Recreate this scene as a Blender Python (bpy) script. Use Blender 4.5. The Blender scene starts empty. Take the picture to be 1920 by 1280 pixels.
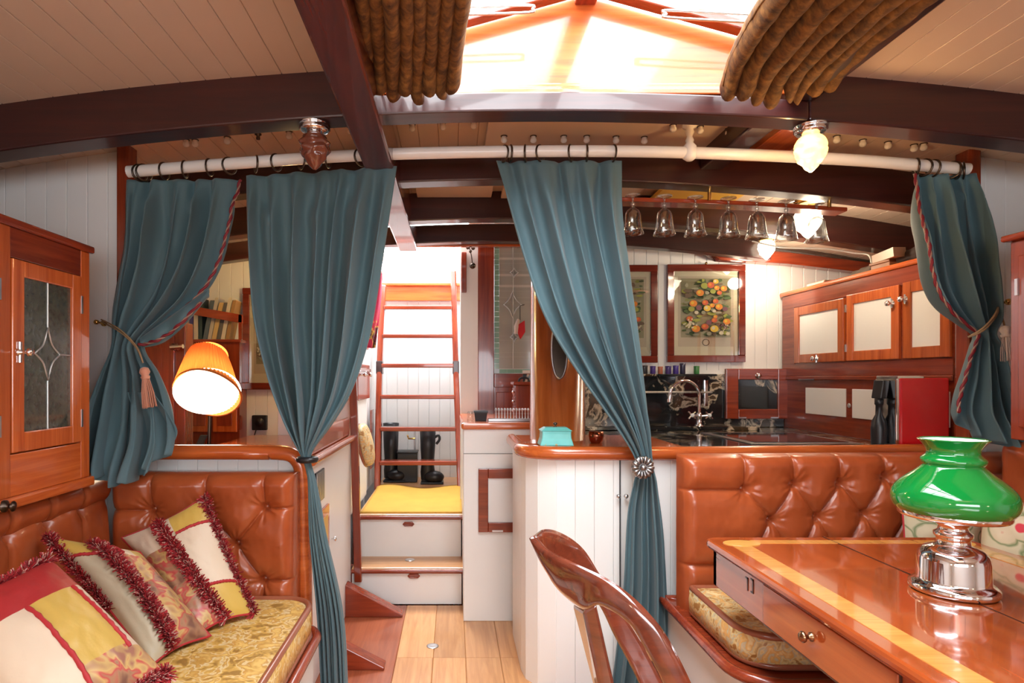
import bpy, bmesh, math, random
from mathutils import Vector, Matrix, noise
random.seed(7)
PI = math.pi
SC = bpy.context.scene
COL = SC.collection
F = 1150.0; CX = 850.0; CY = 708.0; H = 1.25
# ---------------------------------------------------------------- camera, world, light, exposure
cd = bpy.data.cameras.new('camera'); cam = bpy.data.objects.new('camera', cd); COL.objects.link(cam)
cd.sensor_width = 36.0; cd.lens = 36.0 * F / 1920.0
cd.shift_x = (960 - CX) / 1920.0; cd.shift_y = (CY - 640) / 1920.0
cd.clip_start = 0.02
cam.location = (0, 0, H); cam.rotation_euler = (PI / 2, 0, 0)
SC.camera = cam
wd = bpy.data.worlds.new('world'); SC.world = wd; wd.use_nodes = True
bg = wd.node_tree.nodes['Background']
bg.inputs['Color'].default_value = (0.90, 0.95, 1.0, 1); bg.inputs['Strength'].default_value = 7.0
SC.view_settings.view_transform = 'Standard'; SC.view_settings.look = 'None'
SC.view_settings.gamma = 1.0; SC.view_settings.use_curve_mapping = False
SC.view_settings.exposure = 0.8
try:
    SC.cycles.max_bounces = 8; SC.cycles.transparent_max_bounces = 16; SC.cycles.caustics_reflective = False
    SC.cycles.caustics_refractive = False; SC.cycles.sample_clamp_indirect = 6
    SC.cycles.use_denoising = True
except Exception: pass

def area(name, loc, rot, sx, sy, power, col=(1, 1, 1), portal=False):
    l = bpy.data.lights.new(name, 'AREA'); l.shape = 'RECTANGLE'; l.size = sx; l.size_y = sy
    l.energy = power; l.color = col
    o = bpy.data.objects.new(name, l); o.location = loc; o.rotation_euler = rot; COL.objects.link(o)
    if portal: l.cycles.is_portal = True
    return o
def point(name, loc, power, col, r=0.03):
    l = bpy.data.lights.new(name, 'POINT'); l.energy = power; l.color = col; l.shadow_soft_size = r
    o = bpy.data.objects.new(name, l); o.location = loc; COL.objects.link(o); return o
# daylight through the skylight and through the companionway hatch
area('skylight_portal', (0.43, 0.6, 2.75), (0, 0, 0), 1.7, 3.2, 1, portal=True)
area('hatch_portal', (-0.27, 4.4, 2.6), (0, 0, 0), 1.2, 1.6, 1, portal=True)
area('skylight_daylight', (0.43, 0.6, 3.1), (0, 0, 0), 1.6, 3.0, 140, (0.93, 0.96, 1.0))
area('hatch_daylight', (-0.27, 4.6, 3.0), (-0.35, 0, 0), 0.9, 1.2, 70, (0.93, 0.96, 1.0))
WARM = (1.0, 0.60, 0.25)
point('lamp_light_desk', (-1.168, 2.86, 1.20), 12, (1, 0.62, 0.3), 0.03)
point('lamp_light_front', (1.155, 1.99, 1.92), 5, WARM, 0.04)
point('lamp_light_galley', (1.74, 3.0, 1.93), 5.5, (1, 0.80, 0.56), 0.04)
point('lamp_light_back', (1.94, 3.74, 1.90), 4.5, (1, 0.84, 0.62), 0.04)
point('added_light_left_corner', (-0.86, 3.52, 1.86), 7, (1, 0.66, 0.26), 0.04)  # light of an unseen lamp added to warm the left corner
point('saloon_fill_left', (-0.9, -0.7, 1.25), 4, (1.0, 0.78, 0.55), 0.08)  # unseen fill added behind the camera, no lamp modelled there
point('saloon_fill_right', (1.9, -0.7, 1.25), 2, (1.0, 0.78, 0.55), 0.08)  # weaker added fill on the right, likewise without a lamp
area('saloon_front_fill', (0.3, -1.45, 1.35), (PI / 2, 0, 0), 2.2, 0.6, 30, (0.90, 0.95, 1.0))  # added cool fill from behind the camera, no window there

ORD = ['leftmost', 'second from the left', 'third from the left', 'fourth from the left', 'fifth from the left', 'sixth from the left', 'seventh from the left', 'eighth from the left', 'ninth from the left']
def nth(i, n):
    if i == n - 1: return 'rightmost'
    if i == n - 2 and n > 4: return 'second from the right'
    if i == n - 3 and n > 6: return 'third from the right'
    return ORD[i]
# ---------------------------------------------------------------- helpers
def P(px, py, Y): return Vector(((px - CX) / F * Y, Y, H - (py - CY) / F * Y))
def PZ(px, py, z):
    Y = (H - z) * F / (py - CY); return Vector(((px - CX) / F * Y, Y, z))
def lerp(a, b, t): return a + (b - a) * t
def interp(pts, x):
    if x <= pts[0][0]: return pts[0][1]
    for i in range(len(pts) - 1):
        x0, y0 = pts[i]; x1, y1 = pts[i + 1]
        if x <= x1:
            t = (x - x0) / (x1 - x0)
            ym = pts[i - 1][1] if i > 0 else 2 * y0 - y1; xm = pts[i - 1][0] if i > 0 else 2 * x0 - x1
            yp = pts[i + 2][1] if i + 2 < len(pts) else 2 * y1 - y0; xp = pts[i + 2][0] if i + 2 < len(pts) else 2 * x1 - x0
            m0 = (y1 - ym) / (x1 - xm) * (x1 - x0); m1 = (yp - y0) / (xp - x0) * (x1 - x0)
            return ((2*t**3 - 3*t*t + 1) * y0 + (t**3 - 2*t*t + t) * m0 + (-2*t**3 + 3*t*t) * y1 + (t**3 - t*t) * m1)
    return pts[-1][1]
def curve3(pts, n):
    pts = [Vector(p) for p in pts]; m = len(pts) - 1; out = []
    for k in range(n + 1):
        s = k / n * m; i = min(int(s), m - 1); t = s - i
        p0 = pts[max(i - 1, 0)]; p1 = pts[i]; p2 = pts[i + 1]; p3 = pts[min(i + 2, m)]
        out.append(0.5 * ((2 * p1) + (p2 - p0) * t + (2*p0 - 5*p1 + 4*p2 - p3) * t*t + (3*p1 - p0 - 3*p2 + p3) * t**3))
    return out
def camber(x, k=0.042, xc=0.3): return -k * (x - xc) ** 2

LOCS = {}
class MB:
    def __init__(s): s.V = []; s.F = []; s.M = []; s.S = []
    def add(s, vs, fs, mi=0, sm=False):
        o = len(s.V); s.V += [Vector(v) for v in vs]
        for f in fs: s.F.append([i + o for i in f]); s.M.append(mi); s.S.append(sm)
        return s
    def box(s, a, b, mi=0):
        (x0, y0, z0), (x1, y1, z1) = a, b
        x0, x1 = min(x0, x1), max(x0, x1); y0, y1 = min(y0, y1), max(y0, y1); z0, z1 = min(z0, z1), max(z0, z1)
        vs = [(x0,y0,z0),(x1,y0,z0),(x1,y1,z0),(x0,y1,z0),(x0,y0,z1),(x1,y0,z1),(x1,y1,z1),(x0,y1,z1)]
        return s.add(vs, [(0,3,2,1),(4,5,6,7),(0,1,5,4),(1,2,6,5),(2,3,7,6),(3,0,4,7)], mi)
    def prism(s, poly, vec, mi=0):       # poly: list of 3D points, extruded by vec
        n = len(poly); vec = Vector(vec); vs = [Vector(p) for p in poly] + [Vector(p) + vec for p in poly]
        fs = [list(range(n))[::-1], list(range(n, 2*n))] + [(i, (i+1) % n, n + (i+1) % n, n + i) for i in range(n)]
        return s.add(vs, fs, mi)
    def hexa(s, p, mi=0):                # 8 corners: bottom loop 4, top loop 4
        return s.add(p, [(0,3,2,1),(4,5,6,7),(0,1,5,4),(1,2,6,5),(2,3,7,6),(3,0,4,7)], mi)
    def tube(s, path, r, n=8, closed=False, mi=0, sq=None, up=None):
        path = [Vector(p) for p in path]; m = len(path)
        if m < 2: return s
        rs = r if isinstance(r, (list, tuple)) else [r] * m
        T = []
        for i in range(m):
            a = path[(i - 1) % m] if (closed or i > 0) else path[0]
            b = path[(i + 1) % m] if (closed or i < m - 1) else path[-1]
            d = (b - a); T.append(d.normalized() if d.length > 1e-9 else Vector((0, 0, 1)))
        if up is not None: N = Vector(up)
        else: N = Vector((0, 0, 1)) if abs(T[0].z) < 0.9 else Vector((1, 0, 0))
        N = (N - T[0] * N.dot(T[0])).normalized(); vs = []
        for i in range(m):
            N = (N - T[i] * N.dot(T[i]))
            N = N.normalized() if N.length > 1e-6 else T[i].orthogonal().normalized()
            B = T[i].cross(N)
            for k in range(n):
                a = 2 * PI * k / n; c, d = math.cos(a), math.sin(a)
                if sq: c *= sq
                vs.append(path[i] + (N * c + B * d) * rs[i])
        fs = []
        for i in range(m if closed else m - 1):
            j = (i + 1) % m
            for k in range(n): fs.append((i*n + k, i*n + (k+1) % n, j*n + (k+1) % n, j*n + k))
        s.add(vs, fs, mi, True)
        if not closed: s.add(vs[:n], [list(range(n))[::-1]], mi); s.add(vs[-n:], [list(range(n))], mi)
        return s
    def lathe(s, prof, c, n=24, mi=0, ax=None, caps=True):   # prof [(r,h)], axis z or ax
        c = Vector(c); az = Vector(ax).normalized() if ax is not None else Vector((0, 0, 1))
        au = az.orthogonal().normalized(); av = az.cross(au); vs = []
        for r, h in prof:
            for k in range(n):
                a = 2 * PI * k / n; vs.append(c + az * h + (au * math.cos(a) + av * math.sin(a)) * max(r, 1e-5))
        fs = []
        for i in range(len(prof) - 1):
            for k in range(n): fs.append((i*n + k, i*n + (k+1) % n, (i+1)*n + (k+1) % n, (i+1)*n + k))
        s.add(vs, fs, mi, True)
        if caps:
            if prof[0][0] > 1e-4: s.add(vs[:n], [list(range(n))[::-1]], mi)
            if prof[-1][0] > 1e-4: s.add(vs[-n:], [list(range(n))], mi)
        return s
    def sphere(s, c, r, n=12, m=8, mi=0, sc=(1, 1, 1)):
        vs = []; fs = []
        for i in range(m + 1):
            t = PI * i / m
            for k in range(n):
                a = 2 * PI * k / n
                vs.append((c[0] + r*sc[0]*max(math.sin(t), 1e-4)*math.cos(a), c[1] + r*sc[1]*max(math.sin(t), 1e-4)*math.sin(a), c[2] - r*sc[2]*math.cos(t)))
        for i in range(m):
            for k in range(n): fs.append((i*n + k, i*n + (k+1) % n, (i+1)*n + (k+1) % n, (i+1)*n + k))
        return s.add(vs, fs, mi, True)
    def grid(s, fn, nu, nv, mi=0, sm=True, mf=None, closeu=False):
        vs = [fn(i / nu, j / nv) for j in range(nv + 1) for i in range(nu + 1)]
        o = len(s.V); s.V += [Vector(v) for v in vs]
        for j in range(nv):
            for i in range(nu):
                a = o + j * (nu + 1) + i
                s.F.append([a, a + 1, a + nu + 2, a + nu + 1]); s.S.append(sm)
                s.M.append(mf((i + .5) / nu, (j + .5) / nv) if mf else mi)
        return s
    def bar(s, a, b, w, t, up=(0, 0, 1), mi=0):     # rectangular bar from a to b, w across, t along up
        a = Vector(a); b = Vector(b); d = (b - a).normalized(); u = Vector(up); u = (u - d * u.dot(d)).normalized(); r = d.cross(u)
        c = [(-w/2, -t/2), (w/2, -t/2), (w/2, t/2), (-w/2, t/2)]
        return s.prism([a + r * p + u * q for p, q in c], b - a, mi)
    def build(s, name, mats, parent=None, bevel=0, solid=0, sub=0, kind=None, label=None, cat=None, group=None, fixn=True, origin=None, offset=-1):
        if not isinstance(mats, (list, tuple)): mats = [mats]
        if parent is not None: loc = LOCS[parent.name]
        elif origin is not None: loc = Vector(origin)
        else:
            xs = [v.x for v in s.V]; ys = [v.y for v in s.V]; zs = [v.z for v in s.V]
            loc = Vector(((min(xs) + max(xs)) / 2, (min(ys) + max(ys)) / 2, min(zs)))
        me = bpy.data.meshes.new(name); me.from_pydata([v - loc for v in s.V], [], s.F)
        for m in mats: me.materials.append(m)
        me.polygons.foreach_set('material_index', s.M); me.polygons.foreach_set('use_smooth', s.S)
        if fixn:
            bm = bmesh.new(); bm.from_mesh(me); bmesh.ops.recalc_face_normals(bm, faces=bm.faces); bm.to_mesh(me); bm.free()
        me.update()
        o = bpy.data.objects.new(name, me); COL.objects.link(o)
        if parent is not None: o.parent = parent; LOCS[o.name] = loc
        else: o.location = loc; LOCS[o.name] = loc
        if bevel:
            b = o.modifiers.new('bevel', 'BEVEL'); b.width = bevel; b.segments = 2; b.limit_method = 'ANGLE'; b.angle_limit = 0.7
        if solid:
            q = o.modifiers.new('solid', 'SOLIDIFY'); q.thickness = solid; q.offset = offset
        if sub:
            q = o.modifiers.new('sub', 'SUBSURF'); q.levels = sub; q.render_levels = sub
        tag(o, label, cat, group, kind)
        return o
def tag(o, label=None, cat=None, group=None, kind=None):
    if label: o['label'] = label
    if cat: o['category'] = cat
    if group: o['group'] = group
    if kind: o['kind'] = kind
    return o
def thing(name, label, cat, loc, group=None, kind=None):
    o = bpy.data.objects.new(name, None); COL.objects.link(o); o.location = loc; o.empty_display_size = .05
    LOCS[o.name] = Vector(loc); return tag(o, label, cat, group, kind)
def dup(root, loc, label=None, group=None, rot=None, scale=None):
    r = root.copy(); COL.objects.link(r); r.location = loc; LOCS[r.name] = Vector(loc)
    if label: r['label'] = label
    if group: r['group'] = group
    if rot is not None: r.rotation_euler = rot
    if scale is not None: r.scale = scale
    for ch in list(root.children):
        c = ch.copy(); COL.objects.link(c); c.parent = r; LOCS[c.name] = Vector(loc)
        for g in list(ch.children):
            d = g.copy(); COL.objects.link(d); d.parent = c
    return r

# ---------------------------------------------------------------- materials
def lin(h):
    c = [int(h[i:i+2], 16) / 255 for i in (0, 2, 4)]
    return tuple(x / 12.92 if x <= .04045 else ((x + .055) / 1.055) ** 2.4 for x in c) + (1,)
MC = {}
def newmat(name):
    m = bpy.data.materials.new(name); m.use_nodes = True; nt = m.node_tree
    return m, nt, nt.nodes['Principled BSDF']
def N(nt, t, **kw):
    n = nt.nodes.new(t)
    for k, v in kw.items():
        if k in n.inputs: n.inputs[k].default_value = v
        else: setattr(n, k, v)
    return n
def plain(name, c, rough=.5, metal=0, coat=0, bump=0, bscale=200, trans=0, ior=1.45, spec=.5, var=0, sheen=0):
    m, nt, b = newmat(name); b.inputs['Base Color'].default_value = c
    b.inputs['Roughness'].default_value = rough; b.inputs['Metallic'].default_value = metal
    b.inputs['Coat Weight'].default_value = coat; b.inputs['Coat Roughness'].default_value = .06
    b.inputs['Transmission Weight'].default_value = trans; b.inputs['IOR'].default_value = ior
    b.inputs['Specular IOR Level'].default_value = spec; b.inputs['Sheen Weight'].default_value = sheen
    tc = N(nt, 'ShaderNodeTexCoord')
    if not metal and not trans:
        no = N(nt, 'ShaderNodeTexNoise', Scale=6.0, Detail=4.0); nt.links.new(tc.outputs['Object'], no.inputs['Vector'])
        mx = N(nt, 'ShaderNodeMix', data_type='RGBA', blend_type='MULTIPLY'); mx.inputs[0].default_value = var or .08
        mx.inputs[6].default_value = c; nt.links.new(no.outputs['Fac'], mx.inputs[7]); nt.links.new(mx.outputs[2], b.inputs['Base Color'])
    if bump:
        n2 = N(nt, 'ShaderNodeTexNoise', Scale=float(bscale), Detail=3.0); nt.links.new(tc.outputs['Object'], n2.inputs['Vector'])
        bp = N(nt, 'ShaderNodeBump', Strength=bump, Distance=.002); nt.links.new(n2.outputs['Fac'], bp.inputs['Height']); nt.links.new(bp.outputs[0], b.inputs['Normal'])
    return m
def wood(name, c1, c2, ax='x', rough=.25, coat=.5, scale=1.0, c3=None):
    m, nt, b = newmat(name)
    tc = N(nt, 'ShaderNodeTexCoord'); oi = N(nt, 'ShaderNodeObjectInfo')
    mp = N(nt, 'ShaderNodeMapping'); s = {'x': (1.2, 22, 22), 'y': (22, 1.2, 22), 'z': (22, 22, 1.2)}[ax]
    mp.inputs['Scale'].default_value = tuple(q * scale for q in s)
    ad = N(nt, 'ShaderNodeVectorMath', operation='ADD'); ml = N(nt, 'ShaderNodeMath', operation='MULTIPLY'); ml.inputs[1].default_value = 13.0
    nt.links.new(oi.outputs['Random'], ml.inputs[0]); nt.links.new(tc.outputs['Object'], ad.inputs[0]); nt.links.new(ml.outputs[0], ad.inputs[1])
    nt.links.new(ad.outputs[0], mp.inputs[0])
    no = N(nt, 'ShaderNodeTexNoise', Scale=1.6, Detail=7.0, Roughness=.62, Distortion=.8); nt.links.new(mp.outputs[0], no.inputs['Vector'])
    cr = N(nt, 'ShaderNodeValToRGB'); cr.color_ramp.elements[0].position = .3; cr.color_ramp.elements[1].position = .72
    cr.color_ramp.elements[0].color = c1; cr.color_ramp.elements[1].color = c2
    nt.links.new(no.outputs['Fac'], cr.inputs[0])
    hs = N(nt, 'ShaderNodeHueSaturation'); mr = N(nt, 'ShaderNodeMapRange'); mr.inputs[3].default_value = .85; mr.inputs[4].default_value = 1.15
    nt.links.new(oi.outputs['Random'], mr.inputs[0]); nt.links.new(mr.outputs[0], hs.inputs['Value'])
    nt.links.new(cr.outputs[0], hs.inputs['Color']); nt.links.new(hs.outputs[0], b.inputs['Base Color'])
    b.inputs['Roughness'].default_value = rough; b.inputs['Coat Weight'].default_value = coat; b.inputs['Coat Roughness'].default_value = .05
    bp = N(nt, 'ShaderNodeBump', Strength=.06, Distance=.002); nt.links.new(no.outputs['Fac'], bp.inputs['Height']); nt.links.new(bp.outputs[0], b.inputs['Normal'])
    return m
def ramped(name, tex, cols, rough=.5, scale=8., distort=1., detail=5., map_=(1,1,1), bump=.15, coat=0, metal=0, sheen=0):
    m, nt, b = newmat(name); tc = N(nt, 'ShaderNodeTexCoord'); mp = N(nt, 'ShaderNodeMapping'); mp.inputs['Scale'].default_value = map_
    nt.links.new(tc.outputs['Object'], mp.inputs[0])
    no = N(nt, 'ShaderNodeTexNoise', Scale=scale * .5, Detail=3.0); nt.links.new(mp.outputs[0], no.inputs['Vector'])
    vm = N(nt, 'ShaderNodeVectorMath', operation='MULTIPLY_ADD'); nt.links.new(no.outputs['Color'], vm.inputs[0])
    vm.inputs[1].default_value = (distort / scale,) * 3; nt.links.new(mp.outputs[0], vm.inputs[2])
    if tex == 'noise': t = N(nt, 'ShaderNodeTexNoise', Scale=scale, Detail=detail, Roughness=.6); out = 'Fac'
    elif tex == 'wave': t = N(nt, 'ShaderNodeTexWave', Scale=scale, Detail=detail, Distortion=4.0); out = 'Fac'
    else: t = N(nt, 'ShaderNodeTexVoronoi', Scale=scale); out = 'Distance'
    nt.links.new(vm.outputs[0], t.inputs['Vector'])
    cr = N(nt, 'ShaderNodeValToRGB'); el = cr.color_ramp.elements
    while len(el) < len(cols): el.new(.5)
    for e, (p, c) in zip(el, cols): e.position = p; e.color = c
    nt.links.new(t.outputs[out], cr.inputs[0]); nt.links.new(cr.outputs[0], b.inputs['Base Color'])
    b.inputs['Roughness'].default_value = rough; b.inputs['Coat Weight'].default_value = coat; b.inputs['Sheen Weight'].default_value = sheen
    b.inputs['Metallic'].default_value = metal
    if bump:
        bp = N(nt, 'ShaderNodeBump', Strength=bump, Distance=.003); nt.links.new(t.outputs[out], bp.inputs['Height']); nt.links.new(bp.outputs[0], b.inputs['Normal'])
    return m
def emit(name, c, s, base=(1, .9, .7, 1)):
    m, nt, b = newmat(name); b.inputs['Base Color'].default_value = base; b.inputs['Emission Color'].default_value = c; b.inputs['Emission Strength'].default_value = s
    b.inputs['Roughness'].default_value = .3
    return m
def paneglass(name, tint=(1, 1, 1, 1), gl=.08, rough=.02):
    m, nt, b = newmat(name); nt.nodes.remove(b); out = nt.nodes['Material Output']
    t = N(nt, 'ShaderNodeBsdfTransparent'); t.inputs[0].default_value = tint
    g = N(nt, 'ShaderNodeBsdfGlossy'); g.inputs['Roughness'].default_value = rough
    lw = N(nt, 'ShaderNodeLayerWeight', Blend=.35); mr = N(nt, 'ShaderNodeMapRange'); mr.inputs[3].default_value = gl; mr.inputs[4].default_value = min(1, gl + .55)
    nt.links.new(lw.outputs['Facing'], mr.inputs[0])
    mx = N(nt, 'ShaderNodeMixShader'); nt.links.new(mr.outputs[0], mx.inputs[0]); nt.links.new(t.outputs[0], mx.inputs[1]); nt.links.new(g.outputs[0], mx.inputs[2])
    nt.links.new(mx.outputs[0], out.inputs['Surface']); return m
A, Bc = (.42, .075, .018, 1), (.20, .028, .008, 1)
MAH = {a: wood('varnished_mahogany_' + a, Bc, A, a) for a in 'xyz'}
ORG = {a: wood('orange_varnished_wood_' + a, (.36, .06, .012, 1), (.62, .15, .03, 1), a) for a in 'xyz'}
DRK = {a: wood('shaded_beam_mahogany_' + a, (.022, .006, .006, 1), (.050, .011, .009, 1), a, rough=.3, coat=.3) for a in 'xyz'}  # same mahogany darkened for the beams' shade, reused for dark joints
RED = {a: wood('red_mahogany_' + a, (.16, .02, .008, 1), (.32, .05, .015, 1), a) for a in 'xyz'}
MID = {a: wood('brown_red_mahogany_' + a, (.07, .013, .008, 1), (.15, .027, .014, 1), a) for a in 'xyz'}
TEAK = {a: wood('light_floor_wood_' + a, (.50, .22, .08, 1), (.74, .38, .16, 1), a, rough=.3, coat=.3) for a in 'xyz'}
RFLR = wood('red_floor_wood', (.26, .06, .025, 1), (.42, .12, .05, 1), 'y', rough=.3, coat=.4)
PINE = wood('mast_pine', (.24, .055, .012, 1), (.42, .11, .022, 1), 'z', rough=.2, coat=.6)
WHITE = plain('white_paint', (.83, .83, .81, 1), .38, var=.04)
CREAM = plain('bounce_tinted_deckhead_paint', (.62, .49, .39, 1), .45, var=.05)  # deckhead paint tinted redder, light bounced off the wood put into it
PANELW = plain('white_panel', (.86, .86, .85, 1), .3, var=.02)
RODW = plain('white_gloss_paint', (.82, .80, .76, 1), .25)
TEAL = plain('teal_curtain_cotton', (.122, .215, .245, 1), .62, bump=.25, bscale=260, var=.25, sheen=.25)
LEATH = ramped('tan_leather', 'noise', [(.3, (.30, .058, .016, 1)), (.7, (.40, .085, .024, 1))], rough=.30, scale=9, bump=.10, coat=.15)
BROC = ramped('gold_brocade', 'noise', [(.34, (.30, .16, .035, 1)), (.46, (.62, .37, .085, 1)), (.52, (.66, .52, .28, 1)), (.56, (.48, .25, .05, 1)), (.7, (.70, .45, .13, 1))], rough=.45, scale=20, distort=3.2, detail=2., bump=.5)
BROC2 = ramped('pale_gold_brocade', 'noise', [(.36, (.36, .16, .035, 1)), (.46, (.72, .54, .24, 1)), (.52, (.48, .43, .30, 1)), (.57, (.66, .34, .08, 1)), (.7, (.78, .62, .32, 1))], rough=.5, scale=24, distort=3.6, detail=2., bump=.5)
GOLDC = plain('gold_carpet', (.62, .34, .05, 1), .9, bump=.8, bscale=600, var=.3)
VELV = ramped('brown_gold_chenille', 'noise', [(.3, (.05, .020, .005, 1)), (.5, (.16, .070, .013, 1)), (.7, (.30, .14, .030, 1))], rough=.9, scale=34, bump=.8)
CHROME = plain('chrome', (.82, .82, .84, 1), .08, 1)
STEEL = plain('brushed_steel', (.62, .62, .63, 1), .28, 1)
BRASS = plain('brass', (.72, .45, .14, 1), .22, 1)
BRONZE = plain('dark_bronze', (.10, .075, .06, 1), .35, 1)
BLACK = plain('black_plastic', (.012, .012, .014, 1), .35)
PEWTER = plain('antique_pewter', (.34, .33, .33, 1), .32, 1)
m_ = TEAL; nt_ = m_.node_tree; o_ = nt_.nodes['Material Output']; pb_ = nt_.nodes['Principled BSDF']
tl_ = N(nt_, 'ShaderNodeBsdfTranslucent'); tl_.inputs[0].default_value = (.22, .42, .50, 1)
mx_ = N(nt_, 'ShaderNodeMixShader'); mx_.inputs[0].default_value = .30
nt_.links.new(pb_.outputs[0], mx_.inputs[1]); nt_.links.new(tl_.outputs[0], mx_.inputs[2]); nt_.links.new(mx_.outputs[0], o_.inputs['Surface'])
MARB = ramped('black_gold_marble', 'noise', [(.0, (.006, .007, .008, 1)), (.50, (.012, .014, .015, 1)), (.545, (.62, .52, .38, 1)), (.57, (.05, .035, .02, 1)), (.66, (.10, .055, .025, 1)), (.74, (.55, .47, .36, 1))], rough=.12, scale=4.6, distort=3.0, bump=0, coat=.3)
GLASS = paneglass('clear_glass', (.97, .98, .97, 1), .07)
WGLASS = paneglass('stemware_glass', (.90, .90, .89, 1), .17)
# ================================================================ SETTING
def struct(name, mb, mats, **k): return mb.build(name, mats, kind='structure', **k)
_pm = {}
def plank_mesh(length, width, t, mat, ax):
    key = (round(length, 4), width, t, mat.name, ax)
    if key in _pm: return _pm[key]
    c = .0015 if ax == 'ceil' else .0028; w = width / 2 - .0005
    prof = [(-w, t), (-w, c), (-w + c, 0), (w - c, 0), (w, c), (w, t)]     # face at 0 looks along the negative depth
    vs = []
    for L in (0, length):
        for a, d in prof:
            if ax == 'ceil': vs.append((a, L, d))       # runs along Y, faces down
            elif ax == 'wall': vs.append((a, d, L))     # runs up, faces -Y
            elif ax == 'side': vs.append((d, a, L))     # runs up, faces -X
            elif ax == 'floor': vs.append((a, L, -d))   # runs along Y, faces up
    n = 6; fs = [list(range(n))[::-1], list(range(n, 2*n))] + [(i, (i+1) % n, n + (i+1) % n, n + i) for i in range(n)]
    me = bpy.data.meshes.new('plank'); me.from_pydata(vs, [], fs); me.materials.append(mat)
    bm = bmesh.new(); bm.from_mesh(me); bmesh.ops.recalc_face_normals(bm, faces=bm.faces); bm.to_mesh(me); bm.free()
    _pm[key] = me; return me
def plank(parent, loc, length, width, t, mat, ax, rot=None, name='plank'):
    o = bpy.data.objects.new(name, plank_mesh(length, width, t, mat, ax)); COL.objects.link(o); o.parent = parent
    o.location = Vector(loc) - LOCS[parent.name]
    if rot: o.rotation_euler = rot
    return o
# ---- floor
fl = struct('floor', MB().box((-1.9, -1.8, -.08), (2.9, 5.3, -.022)), RED['y'], origin=(0, 2.5, -.05))
edges = [-.57, -.255, -.09, .055, .21, .36]
for i in range(5):
    x0, x1 = edges[i], edges[i + 1]; mt = RFLR if i == 0 else TEAK['y']
    segs = [(1.6, 3.37)] if i == 0 else [(1.6, 2.74), (2.742, 3.37)]
    for y0, y1 in segs: plank(fl, ((x0 + x1) / 2, y0, 0), y1 - y0, x1 - x0, .02, mt, 'floor')
x = -1.85
while x < 2.85:
    if x + .15 < -.56 or x > .36:
        plank(fl, (x + .075, -1.7, 0), 5.0, .15, .02, RFLR, 'floor')
    elif True:
        plank(fl, (x + .075, -1.7, 0), 3.29, .15, .02, TEAK['y'], 'floor')
    x += .15
# ---- ceiling planks with camber, leaving the skylight and the companionway hatch open
ZC = 2.235
cl = thing('ceiling', None, None, (0, 2.0, ZC), kind='structure')
SKY = (-.22, 1.08, -.6, 2.031); HAT = (-.62, .06, 3.84, 5.0)
x = -1.9
while x < 2.9:
    xc = x + .04; segs = [(-1.7, 5.1)]
    for hx0, hx1, hy0, hy1 in (SKY, HAT):
        if hx0 - .02 < xc < hx1 + .02:
            segs = [s2 for a, b in segs for s2 in (((a, min(b, hy0)), (max(a, hy1), b)) if (a < hy1 and b > hy0) else ((a, b),)) if s2[1] - s2[0] > .05]
    sl = math.atan(-2 * .042 * (xc - .3))
    for a, b in segs: plank(cl, (xc, a, ZC + camber(xc)), b - a, .08, .015, CREAM, 'ceil', rot=(0, -sl, 0))
    x += .08
dk = MB(); x = -1.9
while x < 2.9:
    xc = x + .04; segs = [(-1.75, 5.1)]
    for hx0, hx1, hy0, hy1 in (SKY, HAT):
        if hx0 - .02 < xc < hx1 + .02:
            segs = [s2 for a, b in segs for s2 in (((a, min(b, hy0)), (max(a, hy1), b)) if (a < hy1 and b > hy0) else ((a, b),)) if s2[1] - s2[0] > .05]
    for a, b in segs:
        z0_, z1_ = ZC + camber(x) + .017, ZC + camber(x + .08) + .017
        dk.hexa([(x, a, z0_), (x + .08, a, z1_), (x + .08, b, z1_), (x, b, z0_), (x, a, z0_ + .04), (x + .08, a, z1_ + .04), (x + .08, b, z1_ + .04), (x, b, z0_ + .04)])
    x += .08
dk.build('deck', CREAM, cl)
# ---- plank walls
def plank_wall(name, x0, x1, Y, z0, z1, mat=WHITE, ax='wall', w=.08, fz=None, face=-1):
    root = thing(name, None, None, ((x0 + x1) / 2, Y, z0), kind='structure')
    n = max(1, round((x1 - x0) / w)); w = (x1 - x0) / n
    for i in range(n):
        xc = x0 + (i + .5) * w; zt = z1 if fz is None else fz(xc)
        if ax == 'wall': plank(root, (xc, Y, z0), round((zt - z0) * 50) / 50, w, .02, mat, 'wall')
        else: plank(root, (Y, xc, z0), round((zt - z0) * 50) / 50, w, .02, mat, 'side', rot=(0, 0, PI) if face > 0 else None)
    return root
CT = lambda x: ZC + camber(x) + .02
plank_wall('wall_left_bulkhead', -1.9, -1.262, 2.38, .0, 2.2, fz=CT)
plank_wall('wall_right_bulkhead', 1.985, 2.85, 2.38, .0, 2.2, fz=CT)
plank_wall('wall_back_left', -1.9, -.60, 4.12, .0, 2.2, mat=WHITE, fz=CT)
plank_wall('wall_back_right', .47, 2.85, 4.02, .9, 2.2, fz=CT)
plank_wall('wall_companionway', -.62, .06, 4.92, .3, 1.86)
plank_wall('wall_companionway_side', 3.46, 4.92, -.615, .45, 1.95, ax='side', face=1)
struct('wall_left', MB().box((-1.98, -1.75, -.1), (-1.9, 5.1, 2.2)), WHITE)
struct('wall_right', MB().box((2.85, -1.75, -.1), (2.93, 5.1, 2.2)), WHITE)
struct('wall_front', MB().box((-1.98, -1.83, -.1), (2.93, -1.75, 2.35)), WHITE)
struct('wall_hatch_pillar', MB().box((.045, 3.98, .3), (.165, 4.02, 2.25)).box((.085, 4.02, .3), (.115, 4.95, 1.96)), WHITE, bevel=.004)
struct('wall_companionway_back', MB().box((-.64, 4.94, .2), (.09, 4.98, 1.86)), WHITE)
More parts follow.
